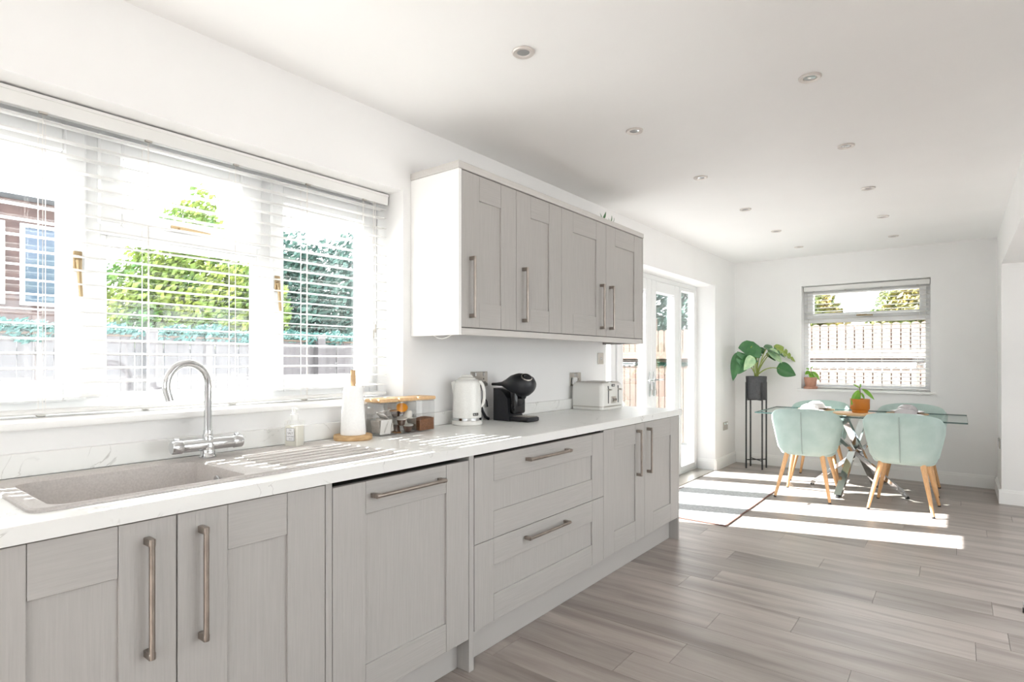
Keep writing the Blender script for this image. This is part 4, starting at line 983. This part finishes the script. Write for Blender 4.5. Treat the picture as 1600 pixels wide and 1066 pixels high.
# far fence of round-topped pickets in two tiers
o = thing('garden_fence', 'pale sunlit picket fence with rounded tops outside the far window', 'fence', (0, 9.5, GZ))
def picket(h):
    pr = [(-.048, 0), (.048, 0), (.048, h - .03)] + [(.048 * math.cos(R(a)), h - .03 + .03 * math.sin(R(a))) for a in (30, 60, 90, 120, 150)] + [(-.048, h - .03)]
    me = MB().prism(pr, 1, -.010, .010).mesh('picket'); me.materials.append(M['fence_warm']); return me
pk1, pk2 = picket(1.31), picket(.50)
x = -3.78
while x < 2.9:
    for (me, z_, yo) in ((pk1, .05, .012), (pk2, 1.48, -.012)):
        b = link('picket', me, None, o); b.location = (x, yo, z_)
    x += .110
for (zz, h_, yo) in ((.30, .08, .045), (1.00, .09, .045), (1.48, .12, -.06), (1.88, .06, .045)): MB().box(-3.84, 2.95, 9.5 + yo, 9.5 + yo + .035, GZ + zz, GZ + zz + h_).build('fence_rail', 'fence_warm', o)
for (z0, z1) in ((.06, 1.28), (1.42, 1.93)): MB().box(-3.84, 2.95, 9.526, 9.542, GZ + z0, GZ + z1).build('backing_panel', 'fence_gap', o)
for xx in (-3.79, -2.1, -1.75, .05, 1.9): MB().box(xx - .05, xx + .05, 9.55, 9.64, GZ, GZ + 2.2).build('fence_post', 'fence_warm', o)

def cloud(blobs, n, size, seed):
    rnd = random.Random(seed); m = MB(); tot = sum(b[3] * b[4] * b[5] for b in blobs)
    for (x, y, z, a, b, c) in blobs:
        for i in range(max(20, int(n * a * b * c / tot))):
            while True:
                p = Vector((rnd.uniform(-1, 1), rnd.uniform(-1, 1), rnd.uniform(-1, 1)))
                if .25 < p.length < 1: break
            q = Vector((x + p.x * a, y + p.y * b, z + p.z * c)); s = size * rnd.uniform(.6, 1.3)
            u = Vector((rnd.gauss(0, 1), rnd.gauss(0, 1), rnd.gauss(0, 1))).normalized(); w_ = u.orthogonal().normalized(); v_ = u.cross(w_)
            m.add([q - w_ * s, q - v_ * s * .5 - u * .12 * s, q + w_ * s, q + v_ * s * .5 - u * .12 * s], [(0, 1, 2, 3)])
    return m
def cl_build(m, name, mat, par):
    me = bpy.data.meshes.new(name); o_ = ORG[par.name]; me.from_pydata([(p[0] - o_[0], p[1] - o_[1], p[2] - o_[2]) for p in m.v], [], m.f)
    return link(name, me, mat, par)
o = thing('ivy', 'teal green ivy trailing along the top of the grey fence', 'ivy', (-4.0, 3.0, 1.5))
cl_build(cloud([(-3.98, -2 + .3 * i, 1.52 + .02 * math.sin(i * 2.1), .07, .2, .075 + .02 * math.sin(i * 1.3)) for i in range(30)], 9000, .032, 3), 'foliage', 'ivy', o)
MB().tube([(-3.95, -2, 1.475), (-3.95, 2, 1.485), (-3.95, 6.8, 1.475)], .012, 6).build('stem', 'bark', o)
def tree(name, label, base, blobs, n, size, mat, seed, trunk=.09):
    o = thing(name, label, 'tree', base, 'trees and hedges beyond the fences')
    top = blobs[0]
    MB().tube([base, (base[0], base[1], (base[2] + top[2]) / 2), (top[0], top[1], top[2])], [trunk, trunk * .8, trunk * .4], 10).build('trunk', 'bark', o, 60)
    cl_build(cloud(blobs, n, size, seed), 'crown', mat, o)
tree('leafy_tree', 'yellow-green leafy tree beyond the grey fence, behind the middle pane', (-6.6, 3.8, GZ), [(-6.6, 3.9, 2.1, .6, 1.0, .72), (-6.6, 3.1, 2.0, .5, .7, .65), (-6.6, 4.6, 2.05, .55, .6, .75), (-6.7, 3.75, 3.1, .35, .45, .5), (-6.7, 3.3, 2.75, .3, .4, .35), (-6.7, 3.9, 3.6, .15, .2, .3)], 13000, .055, 'treegreen', 11)
tree('conifer_hedge', 'dark blue-green conifer hedge beyond the fence, behind the right pane', (-7.6, 6.6, GZ), [(-7.6, 6.6, 1.9, .7, 1.3, 1.7), (-7.6, 5.9, 1.9, .6, .9, 1.6), (-7.6, 8.0, 1.9, .7, 1.0, 1.7), (-7.7, 7.4, 3.3, .4, .7, .6), (-7.7, 6.0, 3.2, .3, .5, .5)], 17000, .07, 'hedge', 12, .12)
tree('conifer_hedge', 'dark green hedge standing above the picket fence, beyond the french doors', (-3.2, 11.6, GZ), [(-3.2, 11.6, 1.9, 1.3, .6, 1.5), (-1.9, 11.7, 1.8, .9, .6, 1.3), (-4.8, 11.6, 1.8, .9, .6, 1.4)], 7000, .085, 'hedge', 13, .12)
tree('leafy_tree', 'green and russet tree above the picket fence, left in the far window', (-.6, 14.5, GZ), [(-.6, 14.5, 2.2, .75, .6, .75), (-.2, 14.4, 2.0, .5, .5, .5)], 3200, .08, 'hedgewarm', 14)
tree('leafy_tree', 'green and russet tree above the picket fence, right in the far window', (1.55, 14.5, GZ), [(1.6, 14.5, 2.3, .85, .6, .8), (1.0, 14.4, 2.0, .4, .5, .5)], 3600, .08, 'hedgewarm', 15)
# neighbouring houses
o = thing('house', 'brick neighbouring house with windows coloured with a blue reflection beyond the fence, left', 'house', (-12, 0, GZ))
box1('wall', 'brick', o, -16, -10.5, -7, 3.6, GZ, 4.0)
MB().prism([(-16.4, 4.0), (-10.1, 4.0), (-13.25, 4.75)], 1, -7.3, 3.9).build('roof', 'slate', o)
for (a, b, z0, z1) in ((1.2, 2.35, 2.2, 3.6), (2.55, 3.2, 2.2, 3.6), (1.4, 2.6, .4, 1.7), (-1.2, .2, 2.2, 3.6), (-3.4, -2, 2.2, 3.6)):
    fw_ = MB().ring(0, a, b, z0, z1, .06, -10.52, -10.44).build('window', 'upvc', o)
    box1('pane', 'housewin', fw_, -10.50, -10.47, a + .05, b - .05, z0 + .05, z1 - .05)
o = thing('house', 'pale house with grey pitched roof between the trees in the far window', 'house', (.4, 20, GZ))
box1('wall', 'render', o, -3.0, 3.2, 19, 23, GZ, 2.35)
MB().prism([(18.6, 2.35), (23.4, 2.35), (21, 4.0)], 0, -.9, .95).build('roof', 'slate', o)
